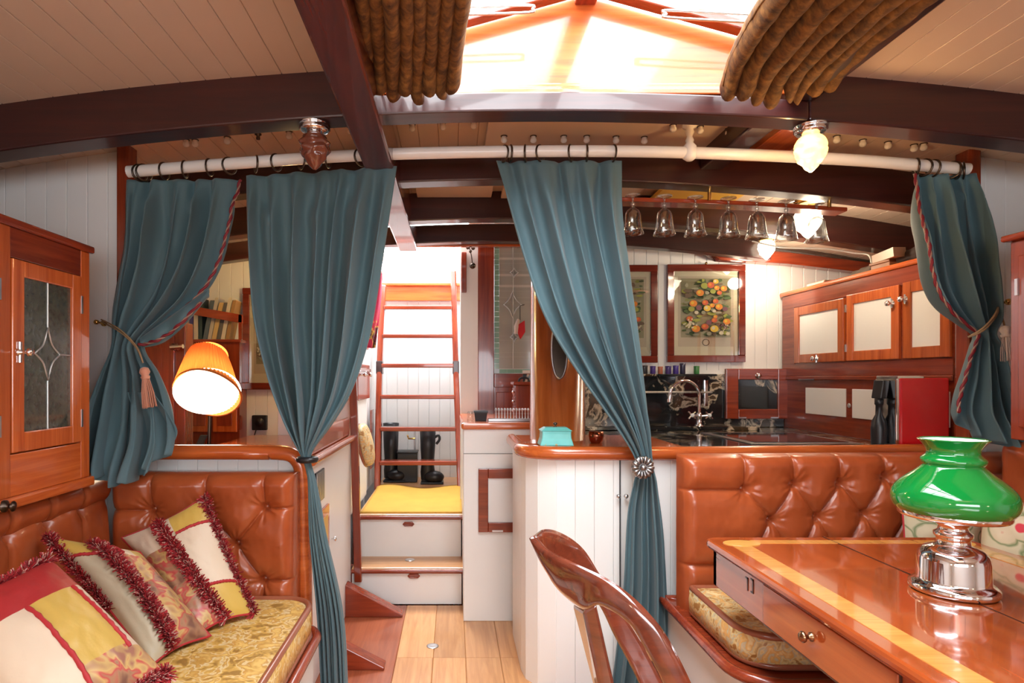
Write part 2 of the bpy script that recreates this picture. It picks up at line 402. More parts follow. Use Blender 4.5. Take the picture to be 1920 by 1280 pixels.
struct('wall_back', MB().box((-1.98, 5.0, -.1), (-.66, 5.08, 2.3)).box((.10, 5.0, -.1), (2.93, 5.08, 2.3)).box((-.66, 5.0, -.1), (.10, 5.08, 1.84)), WHITE)
# wooden sill board below the open hatch
t1_ = struct('trim_1', MB().box((-.63, 4.86, 1.86), (.08, 4.93, 1.985)).box((-.65, 4.83, 1.975), (.10, 4.95, 2.0)), ORG['x'], bevel=.006)
struct('trim_2', MB().box((.052, 3.95, 1.80), (.085, 3.99, 2.06)), RED['z'], bevel=.004)
# door jamb posts beside the curtains
for nm, px in (('trim_3', 236), ('trim_4', 1816)):
    xx = (px - CX) / F * 2.36
    struct(nm, MB().box((xx - .022, 2.33, .95), (xx + .026, 2.40, 2.155 if px < 900 else 2.125)), RED['z'], bevel=.008)
# ---- deck beams
def beam(label, Y, x0, x1, h, dy, zc=2.09, mats=None, gap=None, ktop=None):
    mb = MB(); n = 40
    def seg(a, b, h):
        k = max(2, int((b - a) / .12)); vs = []
        for i in range(k + 1):
            x = lerp(a, b, i / k); z = zc + camber(x)
            vs += [(x, Y, z), (x, Y + dy, z), (x, Y + dy, z + h), (x, Y, z + h)]
        fs = [(0, 1, 2, 3), tuple(k * 4 + q for q in (3, 2, 1, 0))]
        for i in range(k):
            for q in range(4): fs.append((i*4 + q, i*4 + (q+1) % 4, i*4 + 4 + (q+1) % 4, i*4 + 4 + q))
        mb.add(vs, fs)
    if gap: seg(x0, gap[0], h); seg(gap[0] + .0005, gap[1], gap[2]); seg(gap[1] + .0005, x1, h)
    else: seg(x0, x1, h)
    return mb.build('deck_beam', mats or DRK['x'], bevel=.006, label=label, cat='beam')
beam('broad shade-darkened varnished mahogany deck beam under the front edge of the skylight, nearest of the deck beams', 1.93, -1.88, 2.83, .16, .09, gap=(-.26, 1.12, .062))
beam('shade-darkened mahogany deck beam just behind the white curtain rod', 2.60, -1.88, 2.83, .15, .09)
beam('shade-darkened mahogany deck beam above the bowls of the hanging glasses', 3.24, -1.88, 2.83, .15, .09)
beam('shade-darkened mahogany deck beam at the near edge of the bright companionway hatch', 3.76, -1.88, 1.95, .11, .08, zc=2.085)
# half beam with a rounded end over the galley wall
hb = MB()
pts = [P(1326, 462, 3.9), P(1345, 462, 3.9), P(1480, 472, 3.9), P(1640, 492, 3.9), P(1760, 512, 3.9)]
bot = [P(1326, 470, 3.9), P(1350, 486, 3.9), P(1480, 494, 3.9), P(1640, 512, 3.9), P(1760, 530, 3.9)]
hb.prism(pts + bot[::-1], (0, .09, 0))
hb.build('half_beam', RED['x'], bevel=.01, label='short red mahogany half beam with a rounded end high on the galley wall', cat='beam')
hl = struct('trim_5', MB().box((-.62, 3.85, 2.075), (1.02, 3.89, 2.125)), ORG['x'], bevel=.005)
# longitudinal carlings beside the skylight
for lab, xa, xb in (('long dark red mahogany carling running fore and aft along the left side of the skylight', -.335, -.225),):
    mb = MB(); c = [(xa, 2.035), (xb, 2.035), (xb, 2.2), (xa, 2.2)]
    mb.prism([(x_, -1.7, z_) for x_, z_ in c], (0, 5.52, 0)); mb.build('carling', MID['y'], bevel=.008, label=lab, cat='beam')
mb = MB()
for (a, b, zb) in ((-1.7, 1.93, 2.12), (2.025, 2.60, 2.13)):
    mb.prism([(x_, a, z_) for x_, z_ in ((1.045, zb), (1.14, zb), (1.14, 2.24), (1.045, 2.24))], (0, b - a, 0))
mb.build('carling', DRK['y'], bevel=.008, label='shade-darkened mahogany carling running fore and aft along the right side of the skylight', cat='beam')
# flat white deckhead panels between the beams, and one coloured as if lit yellow
def cpanel(x0, x1, y0, y1, z, mat, nm, sc=0):
    return struct(nm, MB().box((x0, y0, z), (x1, y1, z + .02)), mat, bevel=.003)
cpanel(.13, 1.07, 2.03, 2.595, 2.205, PANELW if 0 else CREAM, 'ceiling_panel_1')
cpanel(.25, .95, 2.70, 3.235, 2.195, CREAM, 'ceiling_panel_2')
cpanel(-.19, .20, 2.70, 3.235, 2.20, CREAM, 'ceiling_panel_3')
cpanel(-.22, 1.05, 3.34, 3.75, 2.20, CREAM, 'ceiling_panel_4')
YEL = plain('yellow_lit_ply', (.72, .42, .07, 1), .4)  # yellow lamplight on the panel put into its base colour
cpanel(1.02, 1.46, 2.71, 3.22, 2.165, YEL, 'ceiling_panel_5')
struct('trim_6', MB().box((1.21, 2.03, 2.165), (1.36, 2.60, 2.195)), ORG['y'], bevel=.004)
# ---- skylight: coaming, gable end, rafters, ridge, glass
xl, xr, yn, yf = -.22, 1.08, -.6, 2.0; xm = .43; ze = 2.32; zr = 2.50
sk = thing('skylight', 'varnished mahogany skylight with a gabled far end and sloping glass over the saloon', 'skylight', (xm, .7, 2.16))
MB().prism([(xl, yf, 2.14), (xr, yf, 2.14), (xr, yf, ze), (xm, yf, zr), (xl, yf, ze)], (0, .03, 0)).build('gable_end', ORG['x'], sk, bevel=.003)
MB().prism([(xl, yn, 2.14), (xr, yn, 2.14), (xr, yn, ze), (xm, yn, zr), (xl, yn, ze)], (0, -.03, 0)).build('gable_end', ORG['x'], sk, bevel=.003)
for xx in (xl - .03, xr):
    MB().box((xx, yn, 2.14), (xx + .03, yf, ze)).build('coaming', ORG['y'], sk, bevel=.003)
MB().box((xm - .035, yn, zr - .035), (xm + .035, yf + .03, zr + .02)).build('ridge', RED['y'], sk, bevel=.006)
for sx, xe in ((-1, xl), (1, xr)):
    for yy in (yn, .1, .7, 1.32, 1.93):
        mb = MB(); mb.bar((xm, yy + .02, zr - .005), (xe, yy + .02, ze - .005), .045, .03); mb.build('rafter', RED['x'], sk, bevel=.004)
    MB().bar((xe, yn, ze), (xe, yf, ze), .05, .035).build('sash_rail', RED['y'], sk, bevel=.004)
    for y0, y1 in ((yn, .1), (.1, .7), (.7, 1.32), (1.32, 1.97)):
        mb = MB(); mb.add([(xm, y0 + .03, zr + .008), (xe, y0 + .03, ze + .008), (xe, y1, ze + .008), (xm, y1, zr + .008)], [(0, 1, 2, 3)])
        mb.build('pane', GLASS, sk, fixn=False)
    # steel stay with a looped end lying under the sash
    s0, s1, z0, z1 = ((.226, .03, 2.368, 2.362) if sx < 0 else (.66, .97, 2.352, 2.335))
    mb = MB(); mb.tube(curve3([(s1, 1.86, z1 + .011), (s0, 1.86, z0 + .011), (s0 - sx * -.014 * -1, 1.86, z0), (s0, 1.86, z0 - .011), (s1, 1.86, z1 - .011)], 24), .0045, 6)
    mb.build('stay', STEEL, sk)
# mouldings and bullnose sill on the far side of the opening
for i, (z, yy, h, r) in enumerate(((2.150, 1.945, .020, .004), (2.168, 1.965, .016, .004), (2.186, 1.98, .016, .004))):
    MB().box((xl, yy, z), (xr, 2.0, z + h)).build('moulding', ORG['x'], sk, bevel=r)
# little bright steel eye under the beam corner
# ---- bulkheads that carry the settees (half walls) with wooden capping rails
RC = .98
def half_wall(name, pts, z1, w=.075, z0=0, mat=WHITE, thick=.025, rail=True, rmat=None):
    root = thing(name, None, None, (pts[0][0], pts[0][1], z0), kind='structure')
    # dense path then cut in planks of width w
    P2 = [Vector((p[0], p[1], 0)) for p in pts]; acc = [0]
    for i in range(1, len(P2)): acc.append(acc[-1] + (P2[i] - P2[i-1]).length)
    def at(s):
        for i in range(1, len(P2)):
            if s <= acc[i] + 1e-9:
                t = (s - acc[i-1]) / max(1e-9, acc[i] - acc[i-1]); return P2[i-1].lerp(P2[i], t)
        return P2[-1]
    n = max(1, round(acc[-1] / w)); ds = acc[-1] / n
    for i in range(n):
        a = at(i * ds); b = at((i + 1) * ds); d = (b - a).normalized(); nr = Vector((d.y, -d.x, 0)) * 1.0
        a = a + d * .0004; b = b - d * .0004; ch = .0018
        poly = [a + nr * -thick, a - nr * ch, a + d * ch, b - d * ch, b - nr * ch, b + nr * -thick]
        MB().prism([(p.x, p.y, z0) for p in poly], (0, 0, z1 - z0)).build('plank', mat, root)
    return root
def arc(cx, cy, r, a0, a1, n=6): return [(cx + r * math.cos(math.radians(lerp(a0, a1, k / n))), cy + r * math.sin(math.radians(lerp(a0, a1, k / n)))) for k in range(n + 1)]
gal = [(.29, 3.0), (.29, 2.62)] + arc(.29 + .15, 2.62 - .02, .15, 180, 270, 7) + [(.9, 2.44), (1.6, 2.50), (2.3, 2.58)]
hw = half_wall('wall_galley_front', gal, RC - .045)
mb = MB(); pr = [Vector((x_, y_, RC - .030)) for x_, y_ in [(.285, 2.98), (.285, 2.62)] + arc(.435, 2.59, .155, 180, 270, 7) + [(.9, 2.43), (1.6, 2.49), (2.3, 2.57)]]
mb.tube(pr, .028, 12, sq=1.0, up=(0, 0, 1), mi=0)
mb.build('rail', ORG['x'], hw)
# narrow ledge behind the rail
mb = MB(); mb.box((.30, 2.60, RC - .03), (.93, 2.98, RC - .008)); mb.box((.47, 2.46, RC - .03), (.93, 2.60, RC - .008)); mb.build('ledge', ORG['x'], hw)
for px in (1160, 1174):
    c = P(px, 930, 2.418); MB().lathe([(.003, 0), (.004, .006), (.009, .011), (.009, .016), (.004, .020), (0, .021)], (c.x, c.y + .012, c.z), 12, ax=(0, -1, 0)).build('knob', STEEL, hw, label=None)
MB().box((P(1167, 900, 2.4).x - .0015, 2.428, .1), (P(1167, 900, 2.4).x + .0015, 2.44, .94)).build('door_gap', BLACK, hw)
# left half wall with its rounded wooden corner
lw = half_wall('wall_settee_left', [(-1.3, 2.37), (-.60, 2.37)], RC - .02)
zt = RC - .014
rp = [(-1.22, 2.34, zt), (-.70, 2.34, zt), (-.63, 2.34, zt - .006), (-.595, 2.34, zt - .03), (-.578, 2.34, zt - .075), (-.572, 2.34, .8), (-.562, 2.34, .0)]
mb = MB(); mb.tube(curve3(rp[:2], 4) + curve3(rp[1:6], 16) + [Vector(rp[6])], .029, 12, up=(0, 1, 0)); mb.build('rail', ORG['x'], lw)
# ---- left corridor side: cabinet
xk = -.565
lc = thing('side_cabinet', 'white corridor cabinet with a wooden handrail behind the left settee', 'cabinet', (xk, 2.9, 0))
MB().box((xk - .55, 2.40, .0), (xk, 3.38, .90)).build('body', WHITE, lc, bevel=.004)
MB().box((xk - .56, 2.40, .90), (xk + .006, 3.38, .935)).build('top', ORG['y'], lc, bevel=.01)
MB().bar((xk - .012, 2.42, .985), (xk - .012, 3.34, .985), .024, .10).build('fiddle_rail', ORG['y'], lc, bevel=.009)
MB().tube([(xk + .012, 2.40, .922), (xk + .012, 3.40, .922)], .019, 10).build('handrail', ORG['y'], lc)
g = MB().box((xk, 2.50, .73), (xk + .006, 2.66, .86)).build('grille', BLACK, lc)
for k in range(7):
    MB().box((xk + .006, 2.505 + k * .022, .735), (xk + .010, 2.515 + k * .022, .855)).build('slat', STEEL, g)
d = MB().box((xk, 2.50, .40), (xk + .012, 2.74, .69)).build('door', ORG['z'], lc, bevel=.003)
MB().box((xk + .010, 2.54, .44), (xk + .014, 2.70, .65)).build('door_panel', BRASS if 0 else YEL, d)
MB().lathe([(.003, 0), (.004, .008), (.011, .014), (.011, .02), (.004, .025), (0, .026)], (xk, 2.84, .505), 14, ax=(1, 0, 0)).build('knob', CHROME, lc)
# white plank panel behind the curtain and mahogany corridor post
ps = MB(); ps.hexa([P(664, 1092, 3.36), P(678, 1092, 3.36), P(678, 1092, 3.36) + Vector((0, .04, 0)), P(664, 1092, 3.36) + Vector((0, .04, 0)),
                   P(652, 640, 3.36), P(666, 640, 3.36), P(666, 640, 3.36) + Vector((0, .04, 0)), P(652, 640, 3.36) + Vector((0, .04, 0))])
struct('trim_7', ps, RED['z'], bevel=.005)
plank_wall('wall_corridor_left', -.98, -.575, 3.42, .9, 1.75)
# wedge shaped floor braces beside the corridor wall
def wedge(label, Y, x1, h, dy):
    mb = MB(); mb.prism([(xk, Y, 0), (x1, Y, 0), (x1, Y, .012), (xk, Y, h)], (0, dy, 0))
    return mb.build('floor_brace', RED['x'], bevel=.004, label=label, cat='brace')
wedge('dark wooden wedge on the floor by the foot of the steps', 3.20, -.265, .17, .075)
wedge('dark wooden wedge on the floor beside the curtain, nearer than the one by the steps', 2.62, -.295, .15, .07)
# ---- steps and platform
st = thing('steps', 'two white steps with light wooden treads up to the platform', 'steps', (-.25, 3.5, 0))
def step(y0, y1, z0, z1, nm):
    b = MB().box((-.56, y0, z0), (.045, y1, z1 - .03)).build('riser', WHITE, st)
    MB().box((-.56, y0 - .018, z1 - .03), (.06, y1, z1)).build('tread', TEAK['x'], st, bevel=.008)
    MB().tube([(-.56, y0 - .016, z1 - .02), (.06, y0 - .016, z1 - .02)], .012, 8).build('nosing', RED['x'], st)
step(3.39, 3.62, 0, .205, 1); step(3.59, 4.92, .205 - .01, .455, 2)
def pull(px, py, Y, label):
    t = MB(); c = P(px, py, Y); path = [(c.x - .022, c.y - .004, c.z - .009), (c.x + .022, c.y - .004, c.z - .009), (c.x + .031, c.y - .004, c.z), (c.x + .022, c.y - .004, c.z + .009), (c.x - .022, c.y - .004, c.z + .009), (c.x - .031, c.y - .004, c.z)]
    f = t.tube(path, .0045, 8, closed=True).prism([(p[0], c.y + .004, p[2]) for p in path], (0, -.006, 0)).build('finger_pull', RED['x'], st, label=label)
pull(766, 982, 3.585, 'oval red wooden finger pull'); pull(776, 1079, 3.385, 'oval red wooden finger pull')
def ringpull(c, par=None):
    k = dict(parent=par) if par else {}
    mb = MB(); mb.lathe([(.028, 0), (.028, .002), (.022, .003), (.010, .0015), (0, .0015)], c, 20)
    return mb, k
mb, k = ringpull((P(768, 1050, 3.5).x, 3.52, .205)); mb.build('ring_pull', STEEL, st)
c = PZ(811, 1211, 0); mb, k = ringpull((c.x, c.y, 0)); rp_ = mb.build('ring_pull', STEEL, fl)
# gold carpet on the platform
nu, nv = 30, 24
mb = MB(); mb.grid(lambda u, v: (lerp(-.545, .055, u), lerp(3.60, 4.42, v), .462 + .018 * math.exp(-((v - 1) / .12) ** 2) * (0.5 + .5 * math.sin(6 * u + 1)) + .006 * math.sin(9 * u) * v), nu, nv)
mb.build('carpet', GOLDC, solid=.012, label='gold yellow carpet mat on the platform at the top of the steps', cat='carpet')
# ---- ladder
ld = thing('ladder', 'varnished mahogany companionway ladder leaning under the bright hatch', 'ladder', (-.25, 4.4, .455))
Yl0, Yl1 = 4.42, 4.66
def yl(py): return lerp(Yl0, Yl1, (915 - py) / (915 - 535))
for a, m_, b in (((708, 918), (712, 700), (719, 535)), ((863, 918), (855, 700), (850, 508))):
    mb = MB(); pth = curve3([P(a[0], a[1], Yl0), P(m_[0], m_[1], yl(m_[1])), P(b[0], b[1], yl(b[1]))], 12)
    for i in range(len(pth) - 1): pass
    vs = []; fs = []
    for p in pth:
        vs += [p + Vector((-.021, -.045, 0)), p + Vector((.021, -.045, 0)), p + Vector((.021, .045, 0)), p + Vector((-.021, .045, 0))]
    for i in range(len(pth) - 1):
        for q in range(4): fs.append((i*4 + q, i*4 + (q+1) % 4, i*4 + 4 + (q+1) % 4, i*4 + 4 + q))
    fs += [(0, 1, 2, 3), tuple(len(vs) - 4 + q for q in (3, 2, 1, 0))]
    mb.add(vs, fs); mb.build('stile', RED['z'], ld, bevel=.01)
    for py in (689, ):
        pp = interp([(508, b[0]), (700, m_[0]), (918, a[0])], py); c = P(pp, py, yl(py)); MB().box((c.x - .024, c.y - .05, c.z - .05), (c.x + .024, c.y + .05, c.z + .05)).build('dark_joint', DRK['z'], ld, bevel=.008)
for py in (577, 630, 685, 743, 803, 866):
    xl_ = interp([(535, 719), (700, 712), (918, 708)], py) + 6; xr_ = interp([(508, 850), (700, 855), (918, 863)], py) - 6
    a = P(xl_, py, yl(py)); b = P(xr_, py, yl(py))
    mb = MB(); mb.box((a.x - .01, a.y - .055, a.z - .017), (b.x + .01, a.y + .06, a.z + .013)); mb.build('rung', RED['x'], ld, bevel=.007)
# ---- galley cupboard (counter 2) beside the steps
g2 = thing('corner_cupboard', 'white cupboard with a wooden framed hatch beside the steps', 'cabinet', (.3, 3.3, 0))
x0 = (869 - CX) / F * 3.15
MB().box((x0, 3.15, 0), (.62, 3.97, .985)).build('body', WHITE, g2, bevel=.004)
MB().box((x0 - .012, 3.13, .985), (.62, 3.97, 1.02)).build('top', ORG['x'], g2, bevel=.012)
MB().box((x0, 3.147, .86), (.62, 3.151, .862)).build('groove', BLACK, g2)
fx0, fz1 = P(897, 878, 3.14).x, P(897, 878, 3.14).z; fx1, fz0 = .62, P(897, 997, 3.14).z
mb = MB(); mb.box((fx0, 3.13, fz0), (fx0 + .05, 3.15, fz1)).box((fx0 + .05, 3.13, fz1 - .05), (fx1, 3.15, fz1)).box((fx0 + .05, 3.13, fz0), (fx1, 3.15, fz0 + .05))
fr = mb.build('hatch_frame', RED['x'], g2, bevel=.003)
MB().box((fx0 + .05, 3.142, fz0 + .05), (fx1, 3.149, fz1 - .05)).build('panel', PANELW, fr)
MB().box((fx0 + .07, 3.126, fz0 + .004), (fx0 + .125, 3.131, fz0 + .012)).build('hinge', STEEL, fr)
# ---- glazed door behind
dr = thing('door_1', None, None, (.33, 4.0, .9), kind='structure')
dx0, dx1 = P(896, 700, 3.99).x, .66; gx0 = P(926, 700, 3.99).x; gz0 = P(926, 700, 3.99).z; gz1 = 2.12
MB().box((dx0, 3.975, .9), (gx0, 4.01, gz1)).build('stile', RED['z'], dr, bevel=.004)
MB().box((gx0, 3.975, gz0 - .09), (dx1, 4.01, gz0)).build('rail', RED['x'], dr, bevel=.004)
MB().box((gx0, 3.985, .9), (dx1, 4.01, gz0 - .09)).build('lower_panel', RED['z'], dr)
MB().box((gx0 + .015, 3.979, .95), (dx1, 3.986, gz0 - .12)).build('raised_panel', RED['z'], dr, bevel=.006)
RIB = ramped('ribbed_pale_glass', 'wave', [(.2, (.36, .38, .35, 1)), (.8, (.60, .61, .57, 1))], rough=.15, scale=28, distort=.0, detail=0, map_=(0, 0, 1), bump=.3, coat=.4)
GRNG = plain('green_bordered_glass', (.22, .42, .33, 1), .15, coat=.5)
pn = MB().box((gx0 + .035, 3.992, gz0 + .03), (dx1, 4.0, gz1)).build('pane', RIB, dr)
for k in range(24):
    z = gz0 + .03 + k * (gz1 - gz0 - .03) / 24
    MB().box((gx0 + .003, 3.986, z + .001), (gx0 + .034, 4.0, z + (gz1 - gz0 - .03) / 24 - .001)).build('border_glass', GRNG, dr)
for k in range(6):
    MB().box((gx0 + .035 + k * .05, 3.986, gz0 + .002), (gx0 + .084 + k * .05, 4.0, gz0 + .028)).build('border_glass', GRNG, dr)
LEAD = plain('lead_came', (.55, .56, .55, 1), .3, .7)
def diamond(c, rx, rz, par, r=.004, conc=.45, y=0):
    mb = MB(); pp = []
    K = [(0, rz), (rx, 0), (0, -rz), (-rx, 0)]
    for i in range(4):
        a, b = K[i], K[(i + 1) % 4]
        for k in range(5):
            t = k / 5; m = 1 - conc * 4 * t * (1 - t) * .5
            pp.append(Vector(c) + Vector((lerp(a[0], b[0], t) * m, y, lerp(a[1], b[1], t) * m)))
    mb.tube(pp, r, 6, closed=True); return mb.build('leading', LEAD, par)
for px, py, rx, rz in ((964, 511, .026, .032), (961, 571, .058, .085), (964, 632, .026, .032)):
    diamond(P(px, py, 3.985), rx, rz, pn)
MB().tube([P(962, 452, 3.985), P(962, 690, 3.985)], .002, 6).build('leading', LEAD, pn)
# ---- mast
c0 = Vector((.475, 2.80, 0)); rr = .125
ms = thing('mast', 'thick varnished pine mast rising through the galley counter', 'mast', (c0.x, c0.y, .9))
MB().lathe([(.150, .93), (.150, .965), (rr, .967), (rr - .004, 1.6), (rr - .008, 2.24)], (c0.x, c0.y, 0), 40).build('spar', PINE, ms)
cc = P(1049, 655, 2.675); mb = MB()
mb.prism([(cc.x + .036 * math.cos(a * PI / 12), cc.y + .012, cc.z + .13 * math.sin(a * PI / 12)) for a in range(24)], (0, -.012, 0))
pl = mb.build('oval_plate', BRONZE, ms, bevel=.003)
mb = MB(); mb.tube([(cc.x + .034 * math.cos(a * PI / 16), cc.y, cc.z + .127 * math.sin(a * PI / 16)) for a in range(32)], .005, 6, closed=True); mb.build('rim', PEWTER, pl)
# ---- galley worktop, splashback
wt = thing('worktop', 'black and cream marble galley worktop with an inset sink', 'worktop', (1.3, 3.2, .89))
MB().box((.45, 2.62, .89), (2.14, 4.0, .93)).build('slab', MARB, wt, bevel=.006)
MB().box((P(1365, 800, 3.2).x, 2.95, .93), (P(1560, 800, 3.2).x, 3.55, .934)).build('sink_rim', STEEL, wt, bevel=.002)
MB().box((P(1380, 800, 3.2).x, 3.0, .9335), (P(1545, 800, 3.2).x, 3.5, .9365)).build('glass_cover', plain('smoked_glass', (.05, .055, .055, 1), .05, coat=1), wt)
MB().box((.45, 3.72, .93), (1.86, 4.0, .955)).build('upstand', MARB, wt, bevel=.004)
sb = MB().box((.45, 3.965, .93), (2.14, 4.005, P(1300, 701, 3.96).z)).build('splashback', MARB, label='black marble splashback with cream veins on the galley wall', cat='splashback', bevel=.004)
lz = P(1300, 733, 3.90).z
lg = MB().box((P(1170, 733, 3.9).x, 3.85, lz - .012), (P(1330, 733, 3.9).x, 3.964, lz)).build('marble_shelf', ramped('pale_marble_edge', 'noise', [(.4, (.55, .5, .42, 1)), (.6, (.25, .22, .2, 1)), (.7, (.6, .56, .5, 1))], scale=9, rough=.2, bump=0), label='narrow pale edged marble shelf behind the tap', cat='shelf', bevel=.003)
struct('trim_8', MB().box((.45, 3.985, P(1300, 701, 3.96).z), (2.14, 4.02, P(1300, 694, 3.96).z)), WHITE)
# ================================================================ CURTAIN ROD, RINGS, BRACKETS
def rodY(px): return 2.30
def rodpt(px):
    py = interp([(240, 322), (470, 304), (700, 290), (960, 284), (1200, 284), (1400, 290), (1600, 300), (1815, 317)], px); return P(px, py, 2.30)
rd = thing('curtain_rod', 'long white painted curtain rod running right across the cabin below the deck beams', 'curtain rod', rodpt(960))
MB().tube([rodpt(240 + i * (1815 - 240) / 40) for i in range(41)], .0215, 14).build('pole', RODW, rd)
bc = rodpt(1293)
MB().lathe([(.026, .105), (.026, .095), (.013, .088), (.017, .075), (.010, .06), (.016, .045), (.013, .036), (.025, .022), (.028, 0), (.025, -.02), (.012, -.03), (0, -.031)], bc, 18).build('bracket', RODW, rd)
bc = rodpt(720)
MB().lathe([(.012, .13), (.012, .0), (.024, 0), (.024, -.02)], (bc.x, bc.y, bc.z), 14).build('bracket', BRONZE, rd)
ringo = None
def rings(pxs, label, group):
    global ringo
    base_label = label
    for i_, px in enumerate(pxs):
        label = nth(i_, len(pxs)) + ' ' + base_label
        c = rodpt(px) - Vector((0, 0, .008)); a = random.uniform(-.9, .9) + PI / 2
        if ringo is None:
            mb = MB(); mb.tube([(0, .030 * math.cos(2*PI*k/20), .030 * math.sin(2*PI*k/20)) for k in range(20)], .0038, 6, closed=True)
            ringo = mb.build('curtain_ring', BRONZE, label=label, cat='curtain ring', group=group, origin=(0, 0, 0)); o = ringo
        else:
            o = ringo.copy(); COL.objects.link(o); o['label'] = label; o['group'] = group
        o.location = c; o.rotation_euler = (0, 0, random.uniform(-.75, .75))
rings((262, 270, 308, 347, 393, 430), 'of the bronze rod rings holding the far left teal curtain', 'rings of the far left curtain')
rings((480, 518, 565, 615, 676, 723, 731), 'of the bronze rings of the wide curtain beside the ladder', 'rings of the second curtain')
rings((945, 957, 985, 1013, 1070, 1100, 1150), 'of the bronze rod rings holding the pale teal middle curtain', 'rings of the middle curtain')
rings((1718, 1733, 1750, 1785, 1795, 1806), 'of the bronze rod rings holding the far right curtain', 'rings of the far right curtain')
# white button knobs on the deckhead
def deck_at(px, py, panel):
    z = 2.205
    for _ in range(8):
        Y = (z - H) * F / (CY - py); x = (px - CX) / F * Y; z = 2.205 if panel else ZC + camber(x)
    return Vector((x, Y, z))
kn = None; cnt_ = {}
for px, py, pn_, met in [(349,262,0,0),(366,262,0,0),(426,257,0,0),(484,251,0,1),(542,247,0,0),(657,238,0,0),(773,233,0,0),(830,230,0,0),(888,228,0,0),(945,255,1,0),(1000,255,1,0),(1057,255,1,0),(1100,255,1,0),(1155,256,1,0),(1208,257,1,0),(1262,234,1,0),(1313,237,1,0),(1366,241,1,0),(1569,255,0,0),(1618,262,0,0),(1665,266,0,0),(1714,271,0,0),(1732,269,0,0)]:
    c = deck_at(px, py, pn_)
    if met:
        t = MB().lathe([(.013, 0), (.013, -.004), (.006, -.008), (.008, -.016), (.007, -.022), (0, -.023)], c, 12).build('ceiling_stud', BRONZE, label='single dark metal stud among the white buttons on the left deckhead', cat='stud'); continue
    if pn_: lab, grp = 'of the white porcelain buttons on the flat panel above the rod', 'white buttons on the flat deckhead panel'
    elif px < 900: lab, grp = 'of the white porcelain buttons on the left planked deckhead', 'white buttons on the left deckhead'
    else: lab, grp = 'of the white porcelain buttons right of the yellow flame lamp', 'white buttons on the right deckhead'
    cnt_[grp] = cnt_.get(grp, -1) + 1; lab = nth(cnt_[grp], {'white buttons on the flat deckhead panel': 9, 'white buttons on the left deckhead': 8}.get(grp, 5)) + ' ' + lab
    if kn is None:
        kn = thing('ceiling_button', lab, 'button', c, group=grp)
        MB().lathe([(.0135, 0), (.0135, -.002), (.011, -.003)], c, 14).build('base', BRONZE, kn)
        MB().lathe([(.010, -.002), (.009, -.007), (.0125, -.013), (.0125, -.021), (.007, -.027), (0, -.028)], c, 12).build('cap', RODW, kn)
    else: dup(kn, c, lab, grp)
# ================================================================ CURTAINS
def curtain(label, Lp, Rp, ytop, ybot, Yc, nf, amp, nv=90, ph=0.0, mat=TEAL, skew=.35, pleats=True, per=18, irr=1.0, loc=None, tilt=0.0):
    """Lp/Rp: edge x against y; ytop/ybot(u): rows; Yc(y): distance; amp(y): fold depth."""
    nu = int(nf * per)
    wr = [random.uniform(-1, 1) for _ in range(12)]
    def f(u, v):
        y = lerp(ytop(u), ybot(u), v)
        uu = u + irr * (.022 * math.sin(2*PI*u*1.7 + wr[0]*3) + .014 * math.sin(2*PI*u*3.3 + wr[1]*5 + v * 1.5)) * math.sin(PI * u)
        a = amp(y); th = 2 * PI * nf * uu + ph + tilt * v
        s1 = math.sin(th); s1 = math.copysign(abs(s1) ** .8, s1)
        w = s1 * (1 + .45 * math.sin(2*PI*u*2.3 + wr[2]*4 + 2*v)) + .34 * math.sin(2*th + wr[3]*3 + v*2.5) * (.6 + .6 * math.sin(u * 9 + wr[5]*5))
        w += .5 * noise.noise(Vector((u * 9, v * 4, wr[4] * 9))) + .22 * noise.noise(Vector((u * 26, v * 9, wr[4] * 5)))
        L = interp(Lp, y); R = interp(Rp, y); Y = Yc(y)
        p = P(lerp(L, R, u), y, Y)
        top = math.exp(-((v) / .045) ** 2) if pleats else 0
        d = a * w * (1 - .6 * top)
        if pleats:                                        # pinched pleat heading
            g = (th / (2*PI)) % 2.0; q = math.exp(-((g - 1.0) / .22) ** 2)
            d -= q * (.026 * math.exp(-((v - .02) / .05) ** 2))
            d += q * .018 * math.exp(-((v - .085) / .02) ** 2)
        sx = skew * a * math.cos(th) * (0 if u < .01 or u > .99 else 1) * (1 - top)
        return p + Vector((sx, -d, 0))
    mb = MB(); mb.grid(f, nu, nv)
    root = thing('curtain', label, 'curtain', loc or f(.5, 0))
    mb.build('drape', mat, root, solid=.004, offset=0)
    return root, f
def braid(root, pts, r=.0058, n=None):
    ln = sum((pts[i+1] - pts[i]).length for i in range(len(pts) - 1)); k = max(4, int(ln / .011)); pth = curve3(pts, k)
    mb = MB()
    for s_ in range(2):
        q = []
        for i in range(len(pth)):
            d = (pth[min(i+1, k)] - pth[max(i-1, 0)]).normalized(); a = d.cross(Vector((0, 1, 0))).normalized(); b = d.cross(a)
            t = i * 1.15 + s_ * PI; q.append(pth[i] + (a * math.cos(t) + b * math.sin(t)) * r * .55)
        mb.tube(q, r * (.85 if s_ == 0 else .5), 6, mi=s_)
    return mb.build('braid_trim', [plain('crimson_cord', (.20, .012, .02, 1), .6), plain('cream_cord', (.34, .20, .15, 1), .6)], root)
